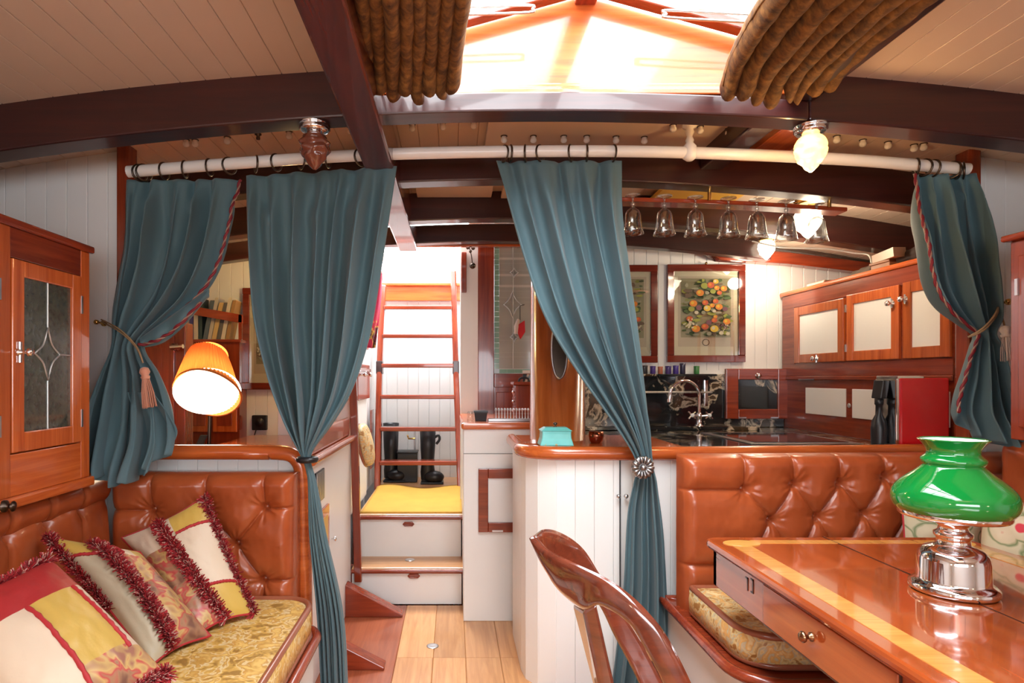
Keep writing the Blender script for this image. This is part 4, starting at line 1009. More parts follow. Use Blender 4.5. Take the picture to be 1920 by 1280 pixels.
# ================================================================ CHAIR
ch = thing('dining_chair', 'dark mahogany tub backed chair with sweeping arms in the foreground', 'chair', (.42, 1.25, 0))
CHW = wood('chair_mahogany', (.10, .022, .012, 1), (.20, .045, .022, 1), 'x', rough=.16, coat=1.0, scale=1.2)
def chp(px, py, Y): return P(px, py, Y)
nU = curve3([chp(1000, 1006, 1.30), chp(1028, 1030, 1.23), chp(1077, 1055, 1.16), chp(1125, 1077, 1.12), chp(1150, 1091, 1.10), chp(1186, 1118, 1.075), chp(1217, 1149, 1.06), chp(1251, 1193, 1.05), chp(1295, 1278, 1.04), chp(1345, 1400, 1.04), chp(1380, 1520, 1.05)], 60)
nL = curve3([chp(1001, 1011, 1.30), chp(1024, 1062, 1.27), chp(1048, 1106, 1.23), chp(1078, 1134, 1.20), chp(1100, 1143, 1.16), chp(1120, 1134, 1.13), chp(1140, 1140, 1.11), chp(1166, 1156, 1.09), chp(1190, 1184, 1.075), chp(1241, 1280, 1.05), chp(1285, 1400, 1.045), chp(1310, 1520, 1.05)], 60)
fU = curve3([chp(1000, 1006, 1.30), chp(1016, 993, 1.38), chp(1040, 994, 1.43), chp(1072, 1010, 1.47), chp(1098, 1034, 1.49), chp(1123, 1074, 1.50), chp(1160, 1130, 1.51), chp(1200, 1195, 1.51), chp(1245, 1280, 1.50), chp(1300, 1400, 1.49)], 60)
fLw = curve3([chp(1001, 1011, 1.30), chp(1020, 1050, 1.37), chp(1045, 1085, 1.43), chp(1075, 1105, 1.47), chp(1105, 1112, 1.49), chp(1128, 1142, 1.50), chp(1150, 1188, 1.51), chp(1178, 1240, 1.51), chp(1200, 1285, 1.50), chp(1250, 1400, 1.49)], 60)
def ribbon(name, U_, L_, th, out, nv=8, bow=.005):
    mb = MB(); n = len(U_) - 1; M_ = []
    def f(u, v, o):
        k = min(int(u * n + 1e-6), n); a, b = U_[k], L_[k]; w = (b - a).length
        t = (U_[min(k+1, n)] - U_[max(k-1, 0)]).normalized(); nr = t.cross((b - a)).normalized()
        if nr.dot(out) < 0: nr = -nr
        q = max(0, math.sin(PI * min(1, max(0, v)))) ** .28
        return a.lerp(b, v) + nr * (bow * math.sin(PI * v) * min(1, w / .06) + o * th * .5 * q)
    ring = 2 * nv; vs = []; fs = []
    for i in range(n + 1):
        for j in range(nv): vs.append(f(i / n, j / nv, 1))
        for j in range(nv): vs.append(f(i / n, 1 - j / nv, -1))
    for i in range(n):
        for k in range(ring): fs.append((i*ring + k, i*ring + (k+1) % ring, (i+1)*ring + (k+1) % ring, (i+1)*ring + k))
    fs += [list(range(ring)), list(range(n*ring, n*ring + ring))[::-1]]
    mb.add(vs, fs, 0, True); return mb
ribbon('arm', nU, nL, .018, Vector((-.2, -1, 0)), nv=8).build('arm_rail', CHW, ch)
ribbon('arm', fU, fLw, .018, Vector((-.2, 1, 0)), nv=8).build('arm_rail', CHW, ch)
# back splat, wedge shaped with a lit front edge
a = [chp(1073, 1133, 1.30), chp(1093, 1146, 1.20), chp(1118, 1130, 1.19), chp(1100, 1120, 1.31)]
b = [chp(1122, 1320, 1.30), chp(1134, 1340, 1.20), chp(1165, 1340, 1.19), chp(1150, 1320, 1.31)]
MB().hexa(b + a).build('splat', CHW, ch, bevel=.006)
# seat and legs below the frame
sx0, sx1 = .34, .74
MB().prism(rrect(sx0, sx1, 1.06, 1.50, .08, .40), (0, 0, .045)).build('seat_frame', CHW, ch, bevel=.008)
MB().prism(rrect(sx0 + .02, sx1 - .02, 1.08, 1.48, .07, .445), (0, 0, .03)).build('seat', LEATH, ch, bevel=.014)
for (x_, y_, dx, dy) in ((.40, 1.09, -.08, -.02), (.40, 1.47, -.08, .02), (.70, 1.10, .02, -.02), (.70, 1.46, .02, .02)):
    MB().tube([(x_, y_, .40), (x_ + dx * .4, y_ + dy * .5, .2), (x_ + dx, y_ + dy, 0)], [.022, .018, .013], 8).build('leg', CHW, ch)
# ================================================================ PILLOWS
SRED = plain('red_silk', (.42, .028, .03, 1), .5, bump=.3, bscale=90, var=.2); YELS = plain('yellow_silk', (.56, .36, .075, 1), .42, bump=.25, bscale=90, sheen=.08)
CRM = plain('cream_silk', (.66, .52, .38, 1), .5, bump=.25, bscale=90, sheen=.08); BEI = plain('beige_silk', (.50, .43, .30, 1), .5, bump=.25, bscale=90)
FLO = ramped('red_gold_floral_silk', 'noise', [(.35, (.17, .07, .045, 1)), (.46, (.34, .17, .09, 1)), (.52, (.44, .05, .05, 1)), (.57, (.52, .34, .12, 1)), (.7, (.30, .12, .08, 1))], rough=.4, scale=11, distort=4, detail=2, bump=.1, sheen=.08)
FRG = [plain('crimson_fringe', (.40, .015, .02, 1), .6, sheen=.08), plain('pale_fringe_thread', (.58, .32, .26, 1), .6), plain('dark_red_fringe', (.20, .008, .012, 1), .6)]
PIPR = FRG[0]
def pillow(label, C, thick, mats, mf, lines=(), fringes=(), puff=.5, wr=.004):
    """C: corners TL, TR, BR, BL. mf(u, v) picks a cloth; lines: sewn braid from (u,v) to (u,v); fringes the same."""
    TL, TR, BR, BL = C; nrm = (TR - TL).cross(BL - TL).normalized()
    if nrm.y > 0: nrm = -nrm
    def base(u, v):
        uu = u + .045 * math.sin(PI * v) * (0.5 - u) * 2 * .8; vv = v + .045 * math.sin(PI * u) * (.5 - v) * 2 * .8
        return TL.lerp(TR, uu).lerp(BL.lerp(BR, uu), vv)
    def hgt(u, v):
        a = max(0, 4 * u * (1 - u)); b_ = max(0, 4 * v * (1 - v)); return thick * (a * b_) ** puff
    def f(u, v, s_=1):
        w = wr * noise.noise(Vector((u * 6 + TL.x * 9, v * 6, s_))) + wr * .6 * noise.noise(Vector((u * 15, v * 13 + TL.x * 5, s_ + 4)))
        return base(u, v) + nrm * (s_ * hgt(u, v) * (1 if s_ > 0 else .6) + w * min(1, 8 * min(u, 1-u, v, 1-v)))
    root = thing('throw_pillow', label, 'pillow', (TL + TR + BR + BL) / 4 - Vector((0, 0, .12)))
    n = 44
    MB().grid(lambda u, v: f(u, v, 1), n, n, mf=mf).build('front', mats, root)
    MB().grid(lambda u, v: f(u, v, -1), 16, 16).build('back', mats[0], root)
    loop = [f(t / 20, 0) for t in range(20)] + [f(1, t / 20) for t in range(20)] + [f(1 - t / 20, 1) for t in range(20)] + [f(0, 1 - t / 20) for t in range(20)]
    MB().tube(loop, .0035, 6, closed=True).build('piping', PIPR, root)
    for (a, b_) in lines:
        MB().tube([f(lerp(a[0], b_[0], t / 24), lerp(a[1], b_[1], t / 24)) + nrm * .001 for t in range(25)], [.0052 + .0012 * math.sin(t * 2.5) for t in range(25)], 6).build('sewn_braid', PIPR, root)
    for (a, b_, dens) in fringes:
        mb = MB(); ax = (f(*b_) - f(*a)).normalized()
        for k in range(int(dens * 1.7)):
            t = random.random(); p = f(max(0, min(1, lerp(a[0], b_[0], t))), max(0, min(1, lerp(a[1], b_[1], t))))
            side = ax.cross(nrm); ang = random.gauss(0, 1.0)
            d = (nrm * (.5 + random.random()) + side * ang + ax * random.gauss(0, .35)).normalized(); L = random.uniform(.014, .032)
            q = p + d * L + Vector((0, 0, -.006)); w = ax * .0022
            m_ = random.choice((0, 0, 0, 1, 2, 2)); m2 = side * .0022
            mb.add([p - w, p + w, p + m2, q - w * .8, q + w * .8, q + m2 * .8], [(0, 1, 4, 3), (1, 2, 5, 4), (2, 0, 3, 5), (3, 4, 5)], m_)
        mb.build('fringe', FRG, root, kind='stuff', fixn=False)
    return root
# far pillow, leaning on the backrest
C3 = [P(228, 1008, 2.03), P(384, 930, 2.09), P(478, 1150, 1.98), P(372, 1188, 1.80)]
def m3(u, v):
    if u > .55: return 1 if (v < .22 or v > .74) else 2
    if v < .30: return 2
    return 0
pillow('patchwork pillow with a crimson fringe leaning on the leather backrest, farthest of the three', C3, .055, [FLO, YELS, CRM, SRED], m3, lines=[((.55, .22), (1, .22)), ((.58, .74), (1, .74))], fringes=[((.42, 0), (.55, 1), 1500), ((1, 0), (1, 1), 1100)])
C2 = [P(88, 1005, 1.80), P(262, 1035, 1.90), P(395, 1192, 1.80), P(285, 1248, 1.62)]
def m2_(u, v):
    if u < .42: return 1 if v < .2 else 3
    if v < .16: return 2 if u < .8 else 1
    return 0
pillow('fringed patchwork pillow with red and gold floral silk, between the other two pillows', C2, .06, [FLO, YELS, CRM, BEI], m2_, lines=[((0, .2), (.42, .2)), ((.60, 0), (.62, .16))], fringes=[((.40, 0), (.36, 1), 1500), ((0, 0), (0, .6), 1000)])
C1 = [P(92, 1046, 1.50), P(312, 1262, 1.40), P(95, 1430, 1.12), P(-140, 1150, 1.22)]
def m1(u, v):
    if u < .30: return 3
    if u < .80 and v < .16: return 2
    if u < .78 and v < .62: return 1
    if u < .86 and v >= .62: return 2
    return 0
pillow('large patchwork pillow of red, yellow and cream silk at the front left corner', C1, .07, [FLO, YELS, CRM, SRED], m1, lines=[((.30, .17), (.80, .17)), ((.30, .62), (1, .62))], fringes=[((1, 0), (1, .35), 700), ((0, .75), (0, 0), 500)])
# floral cushion on the right settee
C4 = [P(1905, 940, 1.72), P(2120, 930, 1.45), P(2100, 1110, 1.4), P(1800, 1060, 1.80)]
FL2 = ramped('cream_poppy_cotton', 'voronoi', [(.0, (.50, .03, .05, 1)), (.20, (.50, .03, .05, 1)), (.24, (.55, .46, .32, 1)), (.50, (.50, .42, .28, 1)), (.56, (.12, .16, .06, 1)), (.62, (.46, .40, .26, 1))], rough=.7, scale=13, distort=1.0, bump=0)
FL2N = FL2
def pill4(C, lab): return pillow(lab, C, .05, [FL2], lambda u, v: 0, wr=.004)
pill4([P(1842, 948, 1.90), P(2060, 930, 1.62), P(2120, 1180, 1.58), P(1825, 1110, 1.84)], 'cream cushion printed with red flowers and green leaves right of the green lamp')
pill4([P(1692, 955, 2.14), P(1842, 945, 2.10), P(1845, 1125, 2.06), P(1690, 1125, 2.06)], 'cream cushion with red print partly hidden behind the green lamp')
# ================================================================ LEFT GLAZED CABINET
xc = -1.186
lcab = thing('glazed_cabinet', 'orange varnished cabinet with a leaded glass door above the left hull backrest', 'cabinet', (-1.5, 1.6, .90))
MB().box((-1.88, 1.0, .90), (xc - .02, 2.0, 1.655)).build('body', ORG['z'], lcab, bevel=.004)
MB().box((-1.89, .98, 1.655), (xc + .012, 2.012, 1.678)).build('cornice', RED['y'], lcab, bevel=.006)
MB().box((-1.88, .98, .90), (xc + .014, 2.008, .93)).build('plinth', ORG['y'], lcab, bevel=.006)
for y0, y1 in ((1.955, 2.0), (1.60, 1.643), (1.22, 1.262)): MB().box((xc - .02, y0, .93), (xc, y1, 1.655)).build('stile', ORG['z'], lcab, bevel=.002)
MB().box((xc - .02, 1.0, 1.574), (xc - .001, 1.955, 1.655)).build('rail', RED['y'], lcab, bevel=.002)
MB().box((xc - .02, 1.0, .93), (xc - .001, 1.955, 1.043)).build('rail', ORG['y'], lcab, bevel=.002)
DGL = ramped('dark_textured_glass', 'noise', [(.3, (.030, .036, .028, 1)), (.7, (.075, .08, .058, 1))], rough=.12, scale=60, distort=.3, bump=.5, coat=.6)
def leaded_door(y0, y1, z0, z1, fw=.045):
    d = thing_child = MB().box((xc - .012, y0, z0), (xc + .004, y0 + fw, z1)).box((xc - .012, y1 - fw, z0), (xc + .004, y1, z1)).box((xc - .012, y0 + fw, z0), (xc + .0035, y1 - fw, z0 + fw * 1.2)).box((xc - .012, y0 + fw, z1 - fw), (xc + .0035, y1 - fw, z1)).build('door', ORG['z'], lcab, bevel=.003)
    MB().box((xc - .009, y0 + fw, z0 + fw), (xc - .005, y1 - fw, z1 - fw)).build('glass_pane', DGL, d)
    yc = (y0 + y1) / 2; zc_ = z0 + .5 * (z1 - z0) + .01; ry, rz = .056, .078; gx = xc - .004
    mb = MB(); pp = []; K = [(0, rz), (ry, 0), (0, -rz), (-ry, 0)]
    for i in range(4):
        a, b = K[i], K[(i + 1) % 4]
        for k in range(6):
            t = k / 6; m = 1 - .42 * 4 * t * (1 - t) * .7; pp.append((gx, yc + lerp(a[0], b[0], t) * m, zc_ + lerp(a[1], b[1], t) * m))
    mb.tube(pp, .0028, 6, closed=True)
    for a, b in (((yc, zc_ + rz), (yc, z1 - fw)), ((yc, zc_ - rz), (yc, z0 + fw)), ((yc + ry, zc_), (y1 - fw, zc_)), ((yc - ry, zc_), (y0 + fw, zc_))): mb.tube([(gx, *a), (gx, *b)], .0026, 6)
    mb.build('leading', LEAD, d)
    c = (xc + .004, y0 + .022, zc_)
    MB().lathe([(.011, 0), (.011, .004), (.005, .008), (.005, .022), (.012, .028), (.010, .036), (0, .038)], c, 14, ax=(1, 0, 0)).tube([(c[0] + .003, c[1], c[2] - .028), (c[0] + .003, c[1], c[2] + .028)], .005, 8).build('latch', CHROME, d)
    for z in (z0 + .075, z1 - .09): MB().box((xc - .002, y1 - .004, z - .028), (xc + .006, y1 + .004, z + .028)).build('hinge', STEEL, d)
leaded_door(1.647, 1.952, 1.047, 1.572); leaded_door(1.266, 1.598, 1.047, 1.572)
MB().lathe([(.016, 0), (.016, .006), (.006, .010), (.006, .02), (.014, .026), (0, .03)], (xc + .012, 1.60, .915), 14, ax=(1, 0, 0)).build('knob', BRONZE, lcab)
# right hand cabinet at the edge of the picture
xq = 1.715
rcab = thing('wall_cabinet', 'dark mahogany cabinet on the right hull side at the edge of the view', 'cabinet', (2.0, 1.5, .98))
MB().box((xq + .01, .9, 1.06), (2.3, 1.90, 1.67)).build('body', RED['z'], rcab, bevel=.004)
MB().box((xq - .012, .88, 1.67), (2.3, 1.912, 1.69)).build('cornice', RED['y'], rcab, bevel=.006)
for y0, y1 in ((1.45, 1.86), (.98, 1.40)):
    d = MB().box((xq - .004, y0, 1.10), (xq + .012, y1, 1.62)).build('door', RED['z'], rcab, bevel=.003)
    MB().box((xq - .007, y0 + .06, 1.16), (xq - .003, y1 - .06, 1.56)).build('door_panel', RED['z'], d, bevel=.002)
    MB().box((xq - .010, y1 - .006, 1.50), (xq - .002, y1 + .004, 1.55)).build('hinge', STEEL, d)
# ================================================================ GALLEY CUPBOARDS ON THE RIGHT
gx = 2.14
gc = thing('galley_cupboard', 'mahogany galley cupboard with white door panels along the right side', 'cabinet', (2.4, 3.3, .93))
MB().box((gx, 2.62, .93), (2.75, 3.98, 1.775)).build('body', RED['y'], gc)
MB().box((gx - .018, 2.62, 1.772), (2.75, 4.0, 1.80)).build('cornice', ORG['y'], gc, bevel=.010)
MB().box((gx - .012, 2.62, 1.235), (gx, 3.98, 1.262)).build('moulding', RED['y'], gc, bevel=.006)
MB().box((gx - .006, 2.62, 1.262), (gx, 3.98, 1.335)).box((gx - .006, 2.62, 1.69), (gx, 3.98, 1.772)).box((gx - .006, 3.84, 1.335), (gx, 3.98, 1.69)).build('face_frame', RED['y'], gc, bevel=.002)
def hdoor(y0, y1, z0, z1, knob=None, hinge=False, fw=.052):
    d = MB().box((gx - .014, y0, z0), (gx + .002, y0 + fw, z1)).box((gx - .014, y1 - fw, z0), (gx + .002, y1, z1)).box((gx - .0135, y0 + fw, z0), (gx + .002, y1 - fw, z0 + fw)).box((gx - .0135, y0 + fw, z1 - fw), (gx + .002, y1 - fw, z1)).build('door', ORG['z'], gc, bevel=.003)
    MB().box((gx - .006, y0 + fw, z0 + fw), (gx + .001, y1 - fw, z1 - fw)).build('white_panel', PANELW, d)
    if knob:
        c = (gx - .014, knob[0], knob[1])
        MB().lathe([(.016, 0), (.016, .003), (.006, .006), (.006, .016), (.014, .022), (.013, .03), (0, .033)], c, 14, ax=(-1, 0, 0)).tube([(c[0] - .002, c[1], c[2] - .022), (c[0] - .002, c[1], c[2] + .022)], .005, 8).build('knob', CHROME, d)
    if hinge:
        for z in (z0 + .07, z1 - .07): MB().box((gx - .019, y1 - .003, z - .02), (gx - .010, y1 + .006, z + .02)).build('hinge', STEEL, d)
hdoor(3.345, 3.83, 1.34, 1.685, knob=(3.59, 1.362)); hdoor(2.93, 3.32, 1.34, 1.695, knob=(2.97, 1.61), hinge=True); hdoor(2.63, 2.905, 1.34, 1.70, knob=(2.885, 1.62))
for y0, y1 in ((3.34, 3.72), (2.99, 3.285), (2.64, 2.93)):
    MB().box((gx - .005, y0, 1.035), (gx + .001, y1, 1.19)).build('white_panel', PANELW, gc, bevel=.002)
MB().lathe([(.012, 0), (.012, .003), (.007, .005), (0, .005)], (gx, 3.315, 1.10), 14, ax=(-1, 0, 0)).build('keyhole', STEEL, gc)
MB().box((gx - .014, 3.62, 1.236), (gx - .0115, 3.78, 1.244)).build('rating_plate', PEWTER, gc)
# things stowed on top of the cupboards
DKR = plain('dark_cloth', (.035, .022, .02, 1), .7); TANB = plain('tan_box', (.30, .13, .06, 1), .5)
for nm, lab, a, b, m in (('rolled_chart', 'dark rolled chart lying on top of the galley cupboard near the right curtain', (2.20, 2.72, 1.845), (2.24, 3.05, 1.845), DKR), ('rolled_cloth', 'grey brown rolled cloth on the galley cupboard top beside the half beam', (2.28, 3.30, 1.835), (2.34, 3.55, 1.835), plain('grey_brown_cloth', (.12, .09, .07, 1), .8))):
    mb = MB(); mb.tube([Vector(a).lerp(Vector(b), t / 8) for t in range(9)], [.035 + .004 * math.sin(t * 1.7) for t in range(9)], 12); mb.build(nm, m, label=lab, cat='roll')
sx_ = thing('storage_box', 'low reddish tan box with a lid on top of the galley cupboard', 'box', (2.25, 3.15, 1.80))
MB().box((2.19, 3.08, 1.80), (2.32, 3.22, 1.835)).build('body', TANB, sx_, bevel=.003); MB().box((2.185, 3.075, 1.835), (2.325, 3.225, 1.848)).build('lid', TANB, sx_, bevel=.003)
bo = thing('book', 'thin brown book lying flat on the far end of the galley cupboard top', 'book', (2.25, 3.7, 1.80))
MB().box((2.18, 3.60, 1.80), (2.33, 3.78, 1.825)).build('cover', TANB, bo, bevel=.002); MB().box((2.176, 3.605, 1.803), (2.30, 3.775, 1.822)).build('pages', CRM, bo)
# wedge shaped cream block under the deck at the corner
MB().hexa([P(1636, 495, 3.3), P(1676, 480, 2.95), P(1700, 480, 3.0), P(1660, 495, 3.35), P(1634, 480, 3.3), P(1674, 463, 2.95), P(1698, 463, 3.0), P(1658, 480, 3.35)]).build('deck_block', CREAM, label='small cream painted block tucked under the deck above the galley cupboard', cat='block')
# ================================================================ COFFEE MACHINE
cm = thing('coffee_machine', 'red coffee machine with a chrome front standing on the galley worktop', 'coffee machine', (2.0, 2.66, .93))
REDP = plain('glossy_red_plastic', (.60, .006, .012, 1), .18, coat=.8)
MB().box((1.895, 2.60, .93), (2.105, 2.74, 1.250)).build('body', REDP, cm, bevel=.008)
MB().box((1.885, 2.605, 1.245), (2.0, 2.735, 1.258)).build('top_lever', CHROME, cm, bevel=.003)
MB().box((1.880, 2.605, .93), (1.896, 2.735, 1.245)).build('front_trim', CHROME, cm, bevel=.004)
MB().lathe([(.030, 0), (.031, .10), (.028, .13), (.014, .16), (.013, .20), (.017, .205), (.017, .23), (0, .232)], (1.853, 2.67, .93), 20).build('milk_bottle', BLACK, cm)
MB().hexa([(1.838, 2.64, 1.16), (1.868, 2.64, 1.16), (1.868, 2.70, 1.16), (1.838, 2.70, 1.16), (1.850, 2.64, 1.24), (1.882, 2.64, 1.24), (1.882, 2.70, 1.24), (1.850, 2.70, 1.24)]).build('spout', BLACK, cm, bevel=.004)
MB().box((1.855, 2.62, .955), (1.895, 2.72, .965)).build('drip_tray', STEEL, cm, bevel=.002)
# ================================================================ HATCH DOOR WITH MARBLE INSET
a = P(1362, 785, 3.93); b = P(1482, 691, 3.93)
hd = thing('locker_door', 'mahogany framed locker door with a black marble panel on the splashback', 'door', ((a.x + b.x) / 2, 3.93, a.z))
fw = .078
mb = MB(); mb.box((a.x, 3.93, a.z), (a.x + fw, 3.96, b.z)).box((b.x - fw, 3.93, a.z), (b.x, 3.96, b.z)).box((a.x + fw, 3.93, a.z), (b.x - fw, 3.96, a.z + fw * .8)).box((a.x + fw, 3.93, b.z - fw * .9), (b.x - fw, 3.96, b.z)); mb.build('frame', RED['x'], hd, bevel=.004)
MB().box((a.x + fw, 3.945, a.z + fw * .8), (b.x - fw, 3.96, b.z - fw * .9)).build('marble_panel', MARB, hd)
MB().lathe([(.018, 0), (.018, .004), (.008, .008), (.014, .018), (.012, .024), (0, .026)], (P(1421, 704, 3.93).x, 3.93, P(1421, 704, 3.93).z), 16, ax=(0, -1, 0)).build('knob', CHROME, hd)
for px in (1385, 1445): MB().box((P(px, 783, 3.93).x, 3.926, a.z + .003), (P(px + 14, 783, 3.93).x, 3.931, a.z + .012)).build('hinge', STEEL, hd)
# ================================================================ TAP
tp_ = P(1311, 805, 3.74); tp_.z = .955
tap = thing('mixer_tap', 'chrome swan neck mixer tap with two cross handles over the sink', 'tap', tp_)
MB().lathe([(.026, 0), (.026, .006), (.016, .012), (.014, .05), (.018, .055), (.018, .075), (.010, .085)], tp_, 20).build('base', CHROME, tap)
topz = P(1311, 742, 3.74).z; r_ = (1311 - 1254) / F * 3.74 / 2
arcp = [Vector((tp_.x, tp_.y, tp_.z + .06)), Vector((tp_.x, tp_.y, topz))] + [Vector((tp_.x - r_ + r_ * math.cos(t), tp_.y - .02 * (t / PI), topz + r_ * math.sin(t))) for t in [PI * k / 14 for k in range(1, 15)]] + [Vector((tp_.x - 2 * r_ - .004, tp_.y - .02, topz - .025))]
mb = MB(); mb.tube(arcp, .0095, 12); mb.lathe([(.013, 0), (.013, .02)], arcp[-1] - Vector((0, 0, .012)), 14); mb.build('spout', CHROME, tap)
for sx in (-1, 1):
    c = tp_ + Vector((sx * .052, -.02, .068)); mb = MB(); mb.tube([tp_ + Vector((0, 0, .06)), c], .009, 10)
    for k in range(2):
        a_ = PI / 4 + k * PI / 2; mb.tube([c + Vector((.030 * math.cos(a_), 0, .030 * math.sin(a_))), c - Vector((.030 * math.cos(a_), 0, .030 * math.sin(a_)))], .0055, 8)
    mb.build('cross_handle', CHROME, tap); MB().sphere(c + Vector((0, -.008, 0)), .012, mi=0).build('cap', OPAL, tap)
MB().box((P(1324, 762, 3.93).x, 3.955, P(1324, 762, 3.93).z), (P(1331, 700, 3.93).x, 3.966, P(1324, 712, 3.93).z)).build('wall_bracket', CHROME, label='small chrome bracket on the marble splashback right of the tap', cat='bracket', bevel=.003)
# cups on the splashback ledge
cz = P(1300, 701, 3.96).z; st0 = None
SHELF = MB().box((P(1190, 700, 3.9).x, 3.905, cz - .014), (P(1345, 700, 3.9).x, 3.985, cz)).build('cup_ledge', MARB, label='marble ledge along the top of the splashback carrying a row of small tins', cat='shelf', bevel=.002)
PUR = (.06, .03, .22, 1)
for px, w, h, c_, lab in ((1208, 12, 16, (.02, .025, .03, 1), 'black small tin nearest the middle curtain on the splashback ledge'), (1224, 10, 15, PUR, 'purple small tin between the black and the orange tin'), (1238, 9, 14, (.45, .14, .07, 1), 'orange small tin in the row on the splashback ledge'), (1253, 11, 15, (.05, .03, .18, 1), 'purple small tin right of the orange tin'), (1267, 10, 16, (.07, .04, .28, 1), 'purple small tin left of the tall dark tin'), (1280, 10, 20, (.03, .03, .07, 1), 'tall dark blue tin on the splashback ledge'), (1306, 10, 15, (.05, .22, .06, 1), 'green small tin standing alone on the splashback ledge')):
    c = P(px, 700, 3.935); c.z = cz; q = 3.935 / F
    tn = thing('small_tin', lab, 'tin', c, group='small tins on the splashback ledge')
    m_ = plain('tin_' + lab.split()[0], c_, .35, coat=.3)
    MB().lathe([(w * q * .45, 0), (w * q * .5, .004), (w * q * .5, h * q * .8)], c, 16).build('body', m_, tn); MB().lathe([(w * q * .53, h * q * .8), (w * q * .53, h * q), (0, h * q)], c, 16).build('lid', m_, tn)
# ================================================================ FRUIT PRINTS
MAT_ = plain('cream_mount', (.76, .68, .50, 1), .8); PAPER = plain('aged_paper', (.34, .31, .19, 1), .8); PAPB = plain('pale_caption_paper', (.60, .50, .38, 1), .8)
cols = {'leaf': (.07, .11, .04, 1), 'dark': (.13, .09, .06, 1), 'org': (.60, .20, .03, 1), 'yel': (.62, .42, .05, 1), 'red': (.48, .09, .04, 1), 'grn': (.28, .30, .06, 1), 'wht': (.55, .50, .36, 1), 'gry': (.26, .25, .17, 1), 'plum': (.16, .07, .09, 1)}
FM = [plain('print_' + k, v, .8, var=.35) for k, v in cols.items()]; FK = list(cols)
def print_art(par, x0, z0, w, h, y, items):
    mb = MB(); lay = [0]
    def disc(cx, cz_, rx, rz, m, n=12, jag=0):
        lay[0] += 1; yy = y - .00012 * lay[0]
        mb.add([(x0 + cx * w + rx * w * math.cos(2*PI*k/n) * (1 + jag * random.uniform(-1, 1)), yy, z0 + cz_ * h + rz * w * math.sin(2*PI*k/n) * (1 + jag * random.uniform(-1, 1))) for k in range(n)], [list(range(n))], FK.index(m))
    for k in range(150): disc(random.uniform(.04, .96), random.uniform(.16, .94), random.uniform(.03, .09), random.uniform(.015, .045), random.choice(('leaf', 'leaf', 'gry', 'dark', 'grn')), 8, .35)
    for it in items:
        disc(*it[:2], it[2] * 1.12, it[2] * .96, 'dark'); disc(*it[:2], it[2] * 1.05, it[2] * .86, it[3], 14); 
        if it[3] in ('org', 'red', 'yel'): disc(it[0] - it[2] * .25, it[1] + it[2] * .12, it[2] * .45, it[2] * .45, {'org': 'yel', 'red': 'org', 'yel': 'wht'}[it[3]], 10)
    for k in range(26): disc(.14 + random.gauss(0, .055), .30 + random.gauss(0, .035), .018, .018, 'wht', 8)
    for k in range(24): disc(.84 + random.gauss(0, .05), .27 + random.gauss(0, .025), .014, .014, 'plum' if k % 3 else 'wht', 8)
    return mb.build('print', FM, par, fixn=False)
ITEMS = [(.36, .76, .075, 'org'), (.45, .86, .07, 'grn'), (.58, .87, .07, 'red'), (.68, .92, .055, 'yel'), (.70, .83, .055, 'org'), (.62, .78, .055, 'grn'), (.84, .82, .065, 'org'), (.75, .76, .05, 'red'), (.5, .76, .04, 'gry'),
         (.22, .61, .075, 'org'), (.18, .53, .06, 'grn'), (.33, .55, .055, 'plum'), (.46, .62, .06, 'red'), (.50, .54, .07, 'yel'), (.60, .58, .05, 'org'), (.67, .64, .055, 'red'), (.74, .56, .07, 'org'), (.64, .50, .035, 'wht'), (.28, .48, .04, 'wht'), (.42, .48, .04, 'gry'), (.86, .53, .05, 'plum'),
         (.14, .39, .065, 'red'), (.27, .25, .08, 'org'), (.45, .28, .07, 'red'), (.53, .34, .055, 'plum'), (.64, .37, .055, 'red'), (.66, .42, .04, 'org'), (.64, .25, .08, 'yel'), (.89, .35, .07, 'org'), (.78, .19, .045, 'wht'), (.91, .18, .04, 'wht'), (.53, .18, .045, 'gry')]
FRM = wood('burr_red_frame', (.10, .012, .008, 1), (.20, .03, .015, 1), 'x', rough=.12, coat=1)
